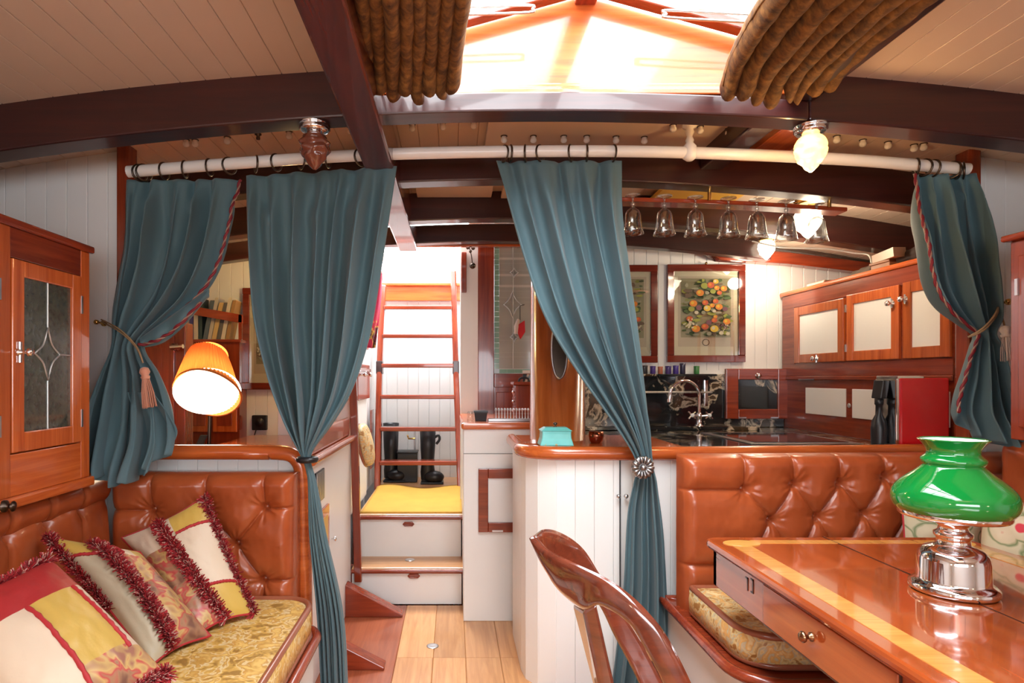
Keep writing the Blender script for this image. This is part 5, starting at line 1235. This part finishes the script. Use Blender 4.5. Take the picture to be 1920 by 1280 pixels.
def picture(label, px0, px1, py0, py1, Y, items, lean=.0, mirror=False):
    a = P(px0, py1, Y); b = P(px1, py0, Y); w = b.x - a.x; h = b.z - a.z; f = .045
    r = thing('framed_print', label, 'picture', (a.x + w / 2, Y, a.z))
    MB().box((a.x, Y - .018, a.z), (b.x, Y + .008, a.z + f)).build('frame', FRM, r, bevel=.004); MB().box((a.x, Y - .018, b.z - f), (b.x, Y + .008, b.z)).build('frame', FRM, r, bevel=.004)
    for x0 in (a.x, b.x - f): MB().box((x0, Y - .0175, a.z + f), (x0 + f, Y + .008, b.z - f)).build('frame', FRM, r, bevel=.004)
    MB().box((a.x + f * .7, Y - .002, a.z + f * .7), (b.x - f * .7, Y + .006, b.z - f * .7)).build('mount', MAT_, r)
    ix, iz = a.x + f + w * .055, a.z + f + h * .09; iw, ih = w - 2 * f - w * .11, h - 2 * f - h * .14
    pb = MB().box((ix, Y - .0028, iz), (ix + iw, Y - .002, iz + ih)).build('sheet', PAPB, r)
    MB().box((ix + iw * .05, Y - .0032, iz + ih * .13), (ix + iw * .95, Y - .0028, iz + ih * .97)).build('ground', PAPER, pb)
    print_art(r, ix + iw * .06, iz, iw * .88, ih, Y - .0034, [((1 - t[0]) if mirror else t[0], *t[1:]) for t in items])
    mb = MB(); mb.tube([(ix + iw / 2 + .022 * math.cos(2*PI*k/16), Y - .004, iz + ih * .06 + .02 * math.sin(2*PI*k/16)) for k in range(16)], .003, 5, closed=True); mb.build('emblem', FM[1], r)
    MB().box((a.x + f, Y - .0115, a.z + f), (b.x - f, Y - .0105, b.z - f)).build('glazing', GLASS, r)
    MB().lathe([(.008, 0), (.008, .006), (0, .007)], (a.x + w / 2, Y - .005, b.z + .008), 10, ax=(0, -1, 0)).build('hanger', BRASS, r)
    return r
random.seed(21)
picture('red framed fruit print hanging whole on the galley wall above the tap', 1250, 1396, 496, 679, 4.0, ITEMS)
picture('red framed fruit print half hidden behind the middle curtain', 1096, 1232, 497, 680, 4.0, [(t[0], t[1], t[2] * .9, 'red' if t[3] == 'yel' else t[3]) for t in ITEMS], mirror=True)
picture('dark framed print on the left back wall beside the second curtain', 456, 590, 540, 730, 4.10, [(t[0], t[1], t[2], 'gry' if t[3] in ('org', 'yel') else 'dark') for t in ITEMS])
# ================================================================ GLASS RACK
def ry(px): return interp([(1168, 377), (1380, 384), (1578, 396)], px)
YR = 2.70
gr = thing('glass_rack', 'red mahogany rack hung on brass rods with seven upturned glasses', 'glass rack', P(1373, 384, YR))
def rackp(px, dz=0): return P(px, ry(px), YR) + Vector((0, 0, dz))
mb = MB(); vs = []
for k in range(13):
    c = rackp(1150 + k * (1580 - 1150) / 12); vs += [c + Vector((0, -.035, -.009)), c + Vector((0, .05, -.009)), c + Vector((0, .05, .009)), c + Vector((0, -.035, .009))]
fs = [(0, 1, 2, 3), tuple(48 + q for q in (3, 2, 1, 0))]
for i in range(12):
    for q in range(4): fs.append((i*4 + q, i*4 + (q+1) % 4, i*4 + 4 + (q+1) % 4, i*4 + 4 + q))
mb.add(vs, fs); mb.build('bar', RED['x'], gr, bevel=.004)
for px in (1322, 1543):
    c = rackp(px); MB().tube([(c.x, 2.655, c.z), (c.x, 2.655, 2.09 + camber(c.x) + .01)], .008, 12).build('rod', BRASS, gr)
gpr = [(.0, 0), (.033, 0), (.033, -.0025), (.006, -.008), (.0045, -.022), (.0045, -.030), (.009, -.036), (.009, -.042), (.005, -.048), (.012, -.056), (.026, -.068), (.033, -.085), (.036, -.115), (.040, -.145), (.047, -.168)]
gin = [(.0455, -.168), (.0385, -.145), (.0345, -.115), (.0315, -.085), (.0245, -.071), (.010, -.060), (0, -.058)]
g0 = None; names = ['leftmost of the row, partly behind the middle curtain', 'second from the left in the row', 'third from the left in the row', 'middle one of the row of seven', 'third from the right in the row', 'second from the right in the row', 'rightmost, in front of the white lamp']
for i, px in enumerate((1180, 1238, 1295, 1356, 1408, 1462, 1518)):
    c = rackp(px, .012); c.y = YR - .052
    lab = 'upturned stemmed glass hanging from the rack, ' + names[i]
    if g0 is None:
        mb = MB(); mb.lathe(gpr + gin, c, 32, caps=False); g0 = mb.build('stemmed_glass', WGLASS, label=lab, cat='glass', group='glasses hanging from the rack', origin=c)
    else:
        o = g0.copy(); COL.objects.link(o); o.location = c; o['label'] = lab
# ================================================================ FLAME LAMPS
def flame(name, label, c, s, mat, metal=CHROME, drop=.03):
    r = thing(name, label, 'lamp', c)
    MB().lathe([(.050 * s, 0), (.050 * s, -.006), (.044 * s, -.010), (.050 * s, -.016), (.040 * s, -.026), (.030 * s, -drop), (.026 * s, -drop - .008)], c, 28).build('gallery', metal, r)
    def f(u, v):
        a = 2*PI*u; h = -drop - v * .118
        R = interp([(0, .026), (.12, .040), (.35, .047), (.55, .042), (.75, .030), (.9, .016), (1, .004)], v)
        R *= 1 + (.09 * math.cos(5 * a + 3 * v) * math.cos(v * 22) + .05 * math.cos(7 * a - 9 * v + 1) + .05 * math.sin(v * 30)) * min(1, v * 4)
        return Vector(c) + Vector((R * math.cos(a) * s, R * math.sin(a) * s, h * s * (1 if 1 else 0)))
    MB().grid(f, 36, 26).build('flame_shade', mat, r)
    return r
LIT = emit('lit_amber_glass', (1, .56, .13, 1), 1.5); LITW = emit('lit_white_glass', (1, .86, .62, 1), 4.0, (1, 1, 1, 1))
UNLIT = plain('unlit_amber_glass', (.16, .045, .025, 1), .12, coat=1)
flame('ceiling_lamp', 'unlit dark amber flame lamp under the left part of the front beam', Vector((P(590, 226, 1.975).x, 1.975, 2.09 + camber(-.45))), 1.0, UNLIT)
flame('ceiling_lamp', 'glowing yellow flame lamp under the right part of the front beam', Vector((P(1520, 235, 1.975).x, 1.975, 2.09 + camber(1.15))), 1.0, LIT)
c = P(1515, 358, 3.05); c.z = 2.135
flame('ceiling_lamp', 'glowing white lamp above and behind the rightmost hanging glass', c, 1.3, LITW, BRASS)
c = P(1437, 444, 3.72)
lb_ = flame('ceiling_lamp', 'glowing white flame lamp on a brass arm in front of the galley wall', c, 1.0, LITW, BRASS, drop=.02)
MB().tube([c + Vector((0, 0, 0)), c + Vector((0, .03, .01)), c + Vector((-.09, .04, .01))], .006, 8).build('arm', BRASS, lb_)
flame('ceiling_lamp', 'added unseen flame lamp under the deck in the left corner behind the wide curtain', Vector((-.86, 3.52, 2.11)), 1.0, LIT, BRASS)  # added out of view for the corner's warm light
# thin cable along the beam
mb = MB(); mb.tube(curve3([P(1410, 452, 3.6), P(1470, 464, 3.55), P(1545, 466, 3.5), P(1600, 474, 3.45), P(1628, 478, 3.4), P(1634, 494, 3.35)], 30), .0045, 6)
mb.build('cable', RODW, label='thin white cable looped along the beam above the galley cupboard', cat='cable')
# ================================================================ DESK CORNER ON THE LEFT
bk = thing('book_cabinet', 'orange mahogany cabinet with books on top in the left corner behind the desk lamp', 'cabinet', (-1.45, 4.03, .83))
YK = 3.97; kx0, kx1, kz = P(345, 632, YK).x, P(449, 632, YK).x, P(400, 636, YK).z
MB().box((kx0, YK, .83), (kx1, 4.11, kz - .022)).build('body', RED['z'], bk)
MB().box((kx0 - .01, YK - .015, kz - .022), (kx1 + .012, 4.11, kz)).build('top', RED['x'], bk, bevel=.005)
for x0 in (kx0 + .02, kx0 + .19):
    d = MB().box((x0, YK - .012, .90), (x0 + .155, YK, 1.22)).build('door', ORG['z'], bk, bevel=.003); MB().box((x0 + .03, YK - .016, .94), (x0 + .125, YK - .012, 1.18)).build('door_panel', RED['z'], d, bevel=.002)
rl = MB(); rl.prism([P(352, 572, YK - .01), P(455, 590, YK - .01), P(455, 606, YK - .01), P(352, 588, YK - .01)], (0, .018, 0)); rl.build('fiddle_rail', RED['x'], bk, bevel=.003)
MB().box((P(448, 600, YK).x, YK - .01, kz), (P(454, 600, YK).x, YK + .012, P(456, 590, YK).z)).build('rail_post', RED['z'], bk)
bcols = [(.45, .38, .25, 1), (.05, .05, .22, 1), (.55, .52, .45, 1), (.03, .06, .07, 1), (.10, .14, .18, 1), (.50, .48, .42, 1), (.55, .40, .18, 1), (.12, .12, .12, 1), (.60, .56, .46, 1), (.35, .20, .08, 1)]
bl = ['cream', 'dark blue', 'white', 'black green', 'slate blue', 'pale grey', 'ochre', 'charcoal', 'ivory', 'brown']
px = 353
for i in range(10):
    w = random.choice((7.5, 8, 9)); h = random.choice((.24, .255, .27)) if i > 2 else .20
    x0 = P(px, 600, 4.04).x; ww = w * 4.04 / F - .003; lean = 0 if i < 4 else .05
    b = thing('book', bl[i] + ' book standing in the row on the left corner cabinet', 'book', (x0 + ww/2, 4.04, kz), group='books in the left corner')
    m_ = plain('cover_' + bl[i].replace(' ', '_'), bcols[i], .5)
    def bk6(e, y0, y1, zb, zt): return [(x0 + e, y0, zb), (x0 + ww - e, y0, zb), (x0 + ww - e, y1, zb), (x0 + e, y1, zb), (x0 + lean + e, y0, zt), (x0 + ww + lean - e, y0, zt), (x0 + ww + lean - e, y1, zt), (x0 + lean + e, y1, zt)]
    MB().hexa(bk6(0, 3.99, 4.10, kz, kz + h)).build('cover', m_, b, bevel=.0015)
    MB().hexa(bk6(.003, 3.995, 4.104, kz + .006, kz + h + .002)).build('pages', CRM, b)
    px += w
nc = thing('desk_cabinet', 'brown mahogany cabinet with a chrome latch beside the far left curtain', 'cabinet', (-1.5, 3.15, .83))
x1 = P(347, 650, 3.1).x
MB().box((-1.88, 3.10, .83), (x1, 3.20, 1.53)).build('body', RED['z'], nc, bevel=.004)
d = MB().box((-1.86, 3.088, .99), (x1 - .05, 3.10, 1.46)).build('door', RED['z'], nc, bevel=.003)
MB().box((-1.80, 3.084, 1.05), (x1 - .11, 3.088, 1.40)).build('door_panel', RED['z'], d, bevel=.002)
c = P(330, 651, 3.08); MB().lathe([(.02, 0), (.02, .006), (.009, .01), (.009, .03), (.018, .036), (0, .045)], c, 16, ax=(0, -1, 0)).tube([c + Vector((-.01, -.036, 0)), c + Vector((.055, -.045, .003))], .011, 8).build('latch', CHROME, nc)
MB().box((-1.88, 2.50, .80), (-.66, 4.1, .83)).build('desk', RED['x'], label='dark wooden desk behind the left half wall, the pleated lamp stands on it', cat='desk', bevel=.004)
# desk lamp
T_ = P(391, 668, 3.0); B_ = P(389, 737, 2.82); ax = (B_ - T_).normalized(); L_ = (B_ - T_).length
dl = thing('desk_lamp', 'lit desk lamp with a tilted pleated orange shade on the desk', 'lamp', (T_.x, 2.98, .83))
m, nt, b_ = newmat('pleated_orange_silk'); nt.nodes.remove(b_); out = nt.nodes['Material Output']
df = N(nt, 'ShaderNodeBsdfDiffuse'); df.inputs[0].default_value = (.62, .20, .055, 1); tl = N(nt, 'ShaderNodeBsdfTranslucent'); tl.inputs[0].default_value = (.70, .22, .05, 1)
mx = N(nt, 'ShaderNodeMixShader'); mx.inputs[0].default_value = .10; nt.links.new(df.outputs[0], mx.inputs[1]); nt.links.new(tl.outputs[0], mx.inputs[2]); nt.links.new(mx.outputs[0], out.inputs[0])
au = Vector((1, 0, 0)); av = ax.cross(au).normalized()
def shade(u, v, dr=0):
    a = 2*PI*u; R = lerp(.092, .150, v ** .85) + (.0028 * math.cos(52 * a) if not dr else 0) + dr
    return T_ + ax * (L_ * v) + (au * math.cos(a) + av * math.sin(a)) * R
MB().grid(lambda u, v: shade(u, v), 416, 6).build('lamp_shade', m, dl, fixn=False)
MB().lathe([(.002, 0), (.092, .0)], T_, 32, ax=ax, caps=False).build('shade_top', m, dl)
MB().tube([shade(k / 48, 1) for k in range(48)], .005, 6, closed=True).build('shade_trim', m, dl)
bc_ = T_ + ax * (L_ * .60)
MB().sphere(bc_, .045, 20, 12).build('bulb', emit('lit_bulb', (1, .85, .6, 1), 30), dl)
MB().lathe([(.0, 0), (.147, .0)], T_ + ax * (L_ * .965), 40, ax=ax, caps=False).build('diffuser', emit('lit_diffuser', (1, .88, .66, 1), 7, (1, 1, 1, 1)), dl)
mb = MB(); mb.tube(curve3([T_ + ax * .02, T_ + Vector((0, .05, -.05)), Vector((T_.x, 3.02, 1.1)), Vector((T_.x + .0, 3.0, .86))], 16), .009, 8); mb.build('stem', BRONZE, dl)
MB().hexa([P(365, 838, 2.96), P(380, 838, 2.96), P(380, 838, 3.0), P(365, 838, 3.0), P(376, 815, 2.96), P(390, 815, 2.96), P(390, 815, 3.0), P(376, 815, 3.0)]).build('clamp', BLACK, dl, bevel=.004)
MB().lathe([(.07, 0), (.07, .012), (.02, .03), (.01, .06)], (T_.x, 3.0, .83), 24).build('base', BRONZE, dl)
# socket and flex on the back wall
sk_ = thing('wall_socket', 'black wall socket with a flex on the left back wall', 'socket', P(487, 792, 4.1))
a = P(473, 806, 4.1); b = P(501, 778, 4.1)
MB().box((a.x, 4.085, a.z), (b.x, 4.118, b.z)).build('plate', BLACK, sk_, bevel=.006); MB().lathe([(.03, 0), (.03, .01), (.0, .011)], P(487, 792, 4.085), 20, ax=(0, -1, 0)).build('plug', BLACK, sk_)
MB().tube(curve3([P(480, 806, 4.07), P(474, 822, 4.05), P(462, 832, 4.0), P(455, 838, 3.9)], 12), .004, 6).build('flex', BLACK, sk_)
# ================================================================ ALCOVE BESIDE THE LADDER
ac = thing('alcove_cabinet', 'narrow white cabinet with a wooden drawer front left of the ladder', 'cabinet', (-.6, 3.9, .455))
xa = -.592
def apx(px): return xa * F / (px - CX)
MB().box((-.613, 3.55, .455), (xa, 4.18, 1.44)).build('body', WHITE, ac, bevel=.003)
MB().box((-.613, 3.53, 1.44), (xa + .012, 4.20, 1.46)).build('top', RED['y'], ac, bevel=.005)
y0, y1 = apx(668), apx(690)
d = MB().box((xa, y0, H - 42 * 3.85 / F), (xa + .012, y1, H + 26 * 3.85 / F)).build('drawer_front', RED['y'], ac, bevel=.004)
MB().box((xa, y0, H + 12 * 3.85 / F), (xa + .022, y1, H + 18 * 3.85 / F)).build('drawer_lip', RED['y'], d, bevel=.004)
for k in (.3, .8): MB().lathe([(.008, 0), (.005, .01), (.014, .018), (.012, .028), (0, .03)], (xa + .012, lerp(y0, y1, k), H + 6 * 3.85 / F), 12, ax=(1, 0, 0)).build('knob', CHROME, d)
MB().box((xa + .0005, apx(694), .60), (xa + .006, apx(699.5), 1.02)).build('slot_trim', RED['z'], ac, bevel=.002)
oc_ = thing('bolster', 'oval gold brocade pad hanging on the white cabinet left of the ladder', 'pad', P(686, 875, 3.6))
mb = MB(); cpad = P(686, 833, 3.62); pathp = [P(677, 800, 3.62), P(680, 815, 3.62), P(686, 835, 3.62), P(693, 858, 3.62), P(697, 868, 3.62)]
cen = P(686, 833, 3.62); axl = (P(695, 872, 3.62) - P(678, 795, 3.62)); hl = axl.length / 2; axl.normalize(); nx = Vector((1, 0, 0)); nx = (nx - axl * nx.dot(axl)).normalized(); ny = axl.cross(nx)
def pad(u, v):
    a = 2*PI*u; t = PI * v; return cen + axl * (-math.cos(t)) * hl + (nx * math.cos(a) * .042 + ny * math.sin(a) * .13) * (math.sin(t) ** .6 if math.sin(t) > 0 else 0)
MB().grid(pad, 28, 20).build('cover', BROC2, oc_)
MB().tube([cen + axl * hl * 1.0 * math.cos(t) - nx * .0 + ny * .132 * math.sin(t) + nx * -.02 for t in [2*PI*k/40 for k in range(40)]], .008, 6, closed=True).build('piping', PIPE, oc_)
# garments over the cabinet
REDF = ramped('crimson_and_yellow_cloth', 'noise', [(.40, (.50, .01, .07, 1)), (.50, (.55, .02, .06, 1)), (.53, (.75, .45, .06, 1)), (.58, (.05, .01, .02, 1)), (.66, (.55, .03, .08, 1))], rough=.6, scale=6, distort=2, bump=.1)
def cloth(u, v):
    y = lerp(508, 652, v); x = lerp(interp([(508, 700), (560, 690), (652, 672)], y), interp([(508, 716), (580, 713), (652, 704)], y), u)
    return P(x, y, 4.02 + .03 * math.sin(u * 14 + v * 2) + .02 * math.sin(v * 5)) 
gt = thing('hanging_clothes', 'crimson and yellow patterned clothes hanging left of the ladder top', 'clothes', P(700, 655, 4.0))
MB().grid(cloth, 24, 24).build('cloth', REDF, gt, solid=.01)
MB().grid(lambda u, v: cloth(u, v) + Vector((-.08, .06, -.01)), 20, 20).build('cloth', SRED, gt, solid=.01)
# things under the ladder
bt = thing('boot', 'tall black rubber boot standing under the ladder, right one', 'boot', P(800, 912, 4.62))
def boot(root, px, Y, h=.42, flip=1):
    c = P(px, 905, Y); c.z = .46
    MB().lathe([(.052, .02), (.055, .08), (.048, .14), (.056, .26), (.062, h), (.056, h), (.05, .2)], c, 20, caps=False).build('shaft', BLACK, root)
    MB().sphere((c.x + .05 * flip, c.y - .05, c.z + .045), .05, 16, 10, sc=(1.5, 1.1, .95)).build('foot', BLACK, root)
    MB().box((c.x - .05, c.y - .09, c.z - .004), (c.x + .12 * flip, c.y + .04, c.z + .012)).build('sole', BLACK, root, bevel=.004)
boot(bt, 802, 4.66, .40)
MB().tube(curve3([P(812, 822, 4.66), P(822, 816, 4.66), P(824, 824, 4.66), P(818, 832, 4.66)], 8), .010, 8).build('pull_loop', BLACK, bt)
bt = thing('boot', 'tall black rubber boot standing under the ladder, left one', 'boot', P(733, 912, 4.7))
boot(bt, 733, 4.74, .44)
bx_ = thing('tool_box', 'low dark box under the ladder between the two boots', 'box', P(765, 905, 4.7))
a = P(746, 866, 4.72); b = P(783, 845, 4.72)
MB().box((a.x, 4.66, .455), (b.x, 4.8, b.z - .012)).build('body', BLACK, bx_, bevel=.005); MB().box((a.x - .004, 4.655, b.z - .012), (b.x + .004, 4.805, b.z)).build('lid', BLACK, bx_, bevel=.004)
wp = thing('stopcock', 'small brass pipe and stopcock on the plank wall behind the ladder', 'pipe', P(777, 840, 4.86))
MB().tube([P(778, 800, 4.86), Vector((P(778, 862, 4.86).x, 4.86, .458))], .008, 8).build('pipe', STEEL, wp); MB().tube([P(778, 822, 4.85), P(766, 822, 4.85), P(764, 816, 4.83)], .007, 8).build('valve', BRASS, wp)
# ================================================================ DOOR HANGINGS, CORNER CUPBOARD ITEMS
bw = thing('bell_hanging', 'small dark metal bells hanging on the white pillar left of the glazed door', 'ornament', P(884, 452, 3.95))
MB().tube(curve3([P(881, 452, 3.95), P(880, 462, 3.95), P(884, 480, 3.95), P(886, 495, 3.95)], 10), .003, 6).build('cord', BRONZE, bw)
for px, py, r in ((877, 464, .012), (887, 465, .013), (882, 471, .010), (886, 498, .020)): MB().sphere(P(px, py, 3.945), r, 14, 10).build('bell', BRONZE, bw)
tz_ = thing('door_tassel', 'red and white key tassel hanging on the glazed door', 'tassel', P(975, 575, 3.93))
MB().tube([P(983, 571, 3.95), P(975, 573, 3.93), P(975, 600, 3.92)], .0025, 6).build('cord', BLACK, tz_)
mb = MB(); mb.tube([P(972, 598, 3.92), P(969, 612, 3.92), P(968, 626, 3.92)], [.008, .018, .014], 10); mb.build('white_tassel', IVORY, tz_)
mb = MB(); mb.prism([P(972, 608, 3.905), P(984, 600, 3.905), P(985, 622, 3.905), P(976, 636, 3.905), P(971, 624, 3.905)], (0, .02, 0)); mb.build('red_tag', plain('bright_red_felt', (.55, .01, .02, 1), .6), tz_, bevel=.005)
cz_ = 1.02
pot = P(901, 794, 3.3); pot.z = cz_
pt = thing('pot', 'small square black pot standing on the corner cupboard by the ladder', 'pot', pot)
q = 3.3 / F
for nm, mbx in (('body', MB().hexa([(pot.x - 10*q, pot.y - .03, cz_), (pot.x + 10*q, pot.y - .03, cz_), (pot.x + 10*q, pot.y + .03, cz_), (pot.x - 10*q, pot.y + .03, cz_), (pot.x - 12*q, pot.y - .036, cz_ + .044), (pot.x + 12*q, pot.y - .036, cz_ + .044), (pot.x + 12*q, pot.y + .036, cz_ + .044), (pot.x - 12*q, pot.y + .036, cz_ + .044)])), ('rim', MB().box((pot.x - 13*q, pot.y - .039, cz_ + .044), (pot.x + 13*q, pot.y + .039, cz_ + .054)))):
    mbx.build(nm, BLACK, pt, bevel=.002)
jr = thing('glass_jar', 'small clear glass jar beside the black pot on the corner cupboard', 'jar', (P(882, 794, 3.3).x, 3.3, cz_))
MB().lathe([(.016, 0), (.018, .004), (.018, .04), (.014, .046), (.014, .05)], (P(882, 794, 3.3).x, 3.3, cz_), 16, caps=False).build('body', GLASS, jr)
gy = thing('gallery_rail', 'row of small pale turned spindles on a base along the corner cupboard top', 'rail', (P(955, 790, 3.25).x, 3.25, cz_))
MB().box((P(915, 790, 3.25).x, 3.235, cz_), (P(998, 790, 3.25).x, 3.27, cz_ + .014)).build('base', PEWTER, gy, bevel=.002)
for k in range(13):
    x = lerp(P(930, 780, 3.25).x, P(996, 780, 3.25).x, k / 12); MB().lathe([(.0045, 0), (.0035, .02), (.005, .028), (.0035, .036), (.0065, .043), (.006, .052), (0, .056)], (x, 3.252, cz_ + .014), 10).build('spindle', PEWTER if 0 else STEEL, gy)
jc = thing('jewellery_chest', 'small dark mahogany chest with tiny drawers on the corner cupboard', 'chest', (P(985, 775, 3.5).x, 3.5, cz_))
a = P(966, 780, 3.5); b = P(1020, 722, 3.5)
MB().box((a.x, 3.46, cz_), (b.x, 3.62, b.z)).build('body', RED['z'], jc, bevel=.003); MB().box((a.x - .015, 3.445, b.z), (b.x, 3.63, b.z + .02)).build('lid', RED['x'], jc, bevel=.006)
MB().tube(curve3([(a.x + .02, 3.5, b.z + .02), (a.x + .03, 3.5, b.z + .04), (a.x + .07, 3.5, b.z + .04), (a.x + .08, 3.5, b.z + .02)], 8), .006, 8).build('handle', BLACK, jc)
for k in range(3):
    z = lerp(cz_ + .02, b.z - .06, k / 2); dd = MB().box((a.x - .006, 3.47, z), (a.x + .002, 3.61, z + .045)).build('drawer', RED['y'], jc, bevel=.002); MB().sphere((a.x - .012, 3.50, z + .022), .008, 10, 8).build('knob', CHROME, dd)
# turquoise tin on the ledge
q = 2.56 / F; c = Vector((P(1041, 838, 2.54).x, 2.54, RC - .008)); zt_ = P(1041, 810, 2.54).z + .008
TQ = ramped('turquoise_painted_tin', 'voronoi', [(0, (.45, .20, .16, 1)), (.14, (.40, .36, .12, 1)), (.2, (.13, .50, .47, 1)), (1, (.16, .56, .53, 1))], rough=.35, scale=26, distort=.6, bump=0, coat=.3)
TQP = plain('turquoise_tin_lid', (.13, .50, .46, 1), .35, coat=.3, var=.2)
tn = thing('tea_tin', 'turquoise flower painted tin with a small knob on the rounded rail corner', 'tin', c)
def tinsec(hw, hd, z): return [(c.x - hw, c.y - hd, z), (c.x + hw, c.y - hd, z), (c.x + hw, c.y + hd, z), (c.x - hw, c.y + hd, z)]
mb = MB(); secs = [(31, 0), (30, .15), (27, .5), (26.5, .8), (27, 1)]; vs = []
for w_, t in secs: vs += tinsec(w_ * q, w_ * q * .7, lerp(c.z, zt_, t))
fs = [(3, 2, 1, 0), tuple(16 + k for k in range(4))]
for i in range(4):
    for k in range(4): fs.append((i*4 + k, i*4 + (k+1) % 4, i*4 + 4 + (k+1) % 4, i*4 + 4 + k))
mb.add(vs, fs); mb.build('body', TQ, tn, bevel=.004)
mb = MB(); mb.hexa(tinsec(29 * q, 29 * q * .7, zt_) + tinsec(20 * q, 20 * q * .6, zt_ + .014)); mb.build('lid', TQP, tn, bevel=.002)
MB().lathe([(.007, 0), (.003, .006), (.009, .012), (.007, .018), (0, .02)], (c.x, c.y, zt_ + .014), 14).build('knob', BRONZE, tn)
cp = P(1118, 826, 2.62); cp.z = RC - .008
cu = thing('copper_cup', 'small dark copper cup behind the middle curtain on the rail ledge', 'cup', cp)
MB().lathe([(.022, 0), (.028, .01), (.032, .03), (.030, .05), (.027, .05), (.0, .045)], cp, 20).build('bowl', plain('dark_copper', (.35, .12, .07, 1), .2, 1), cu)
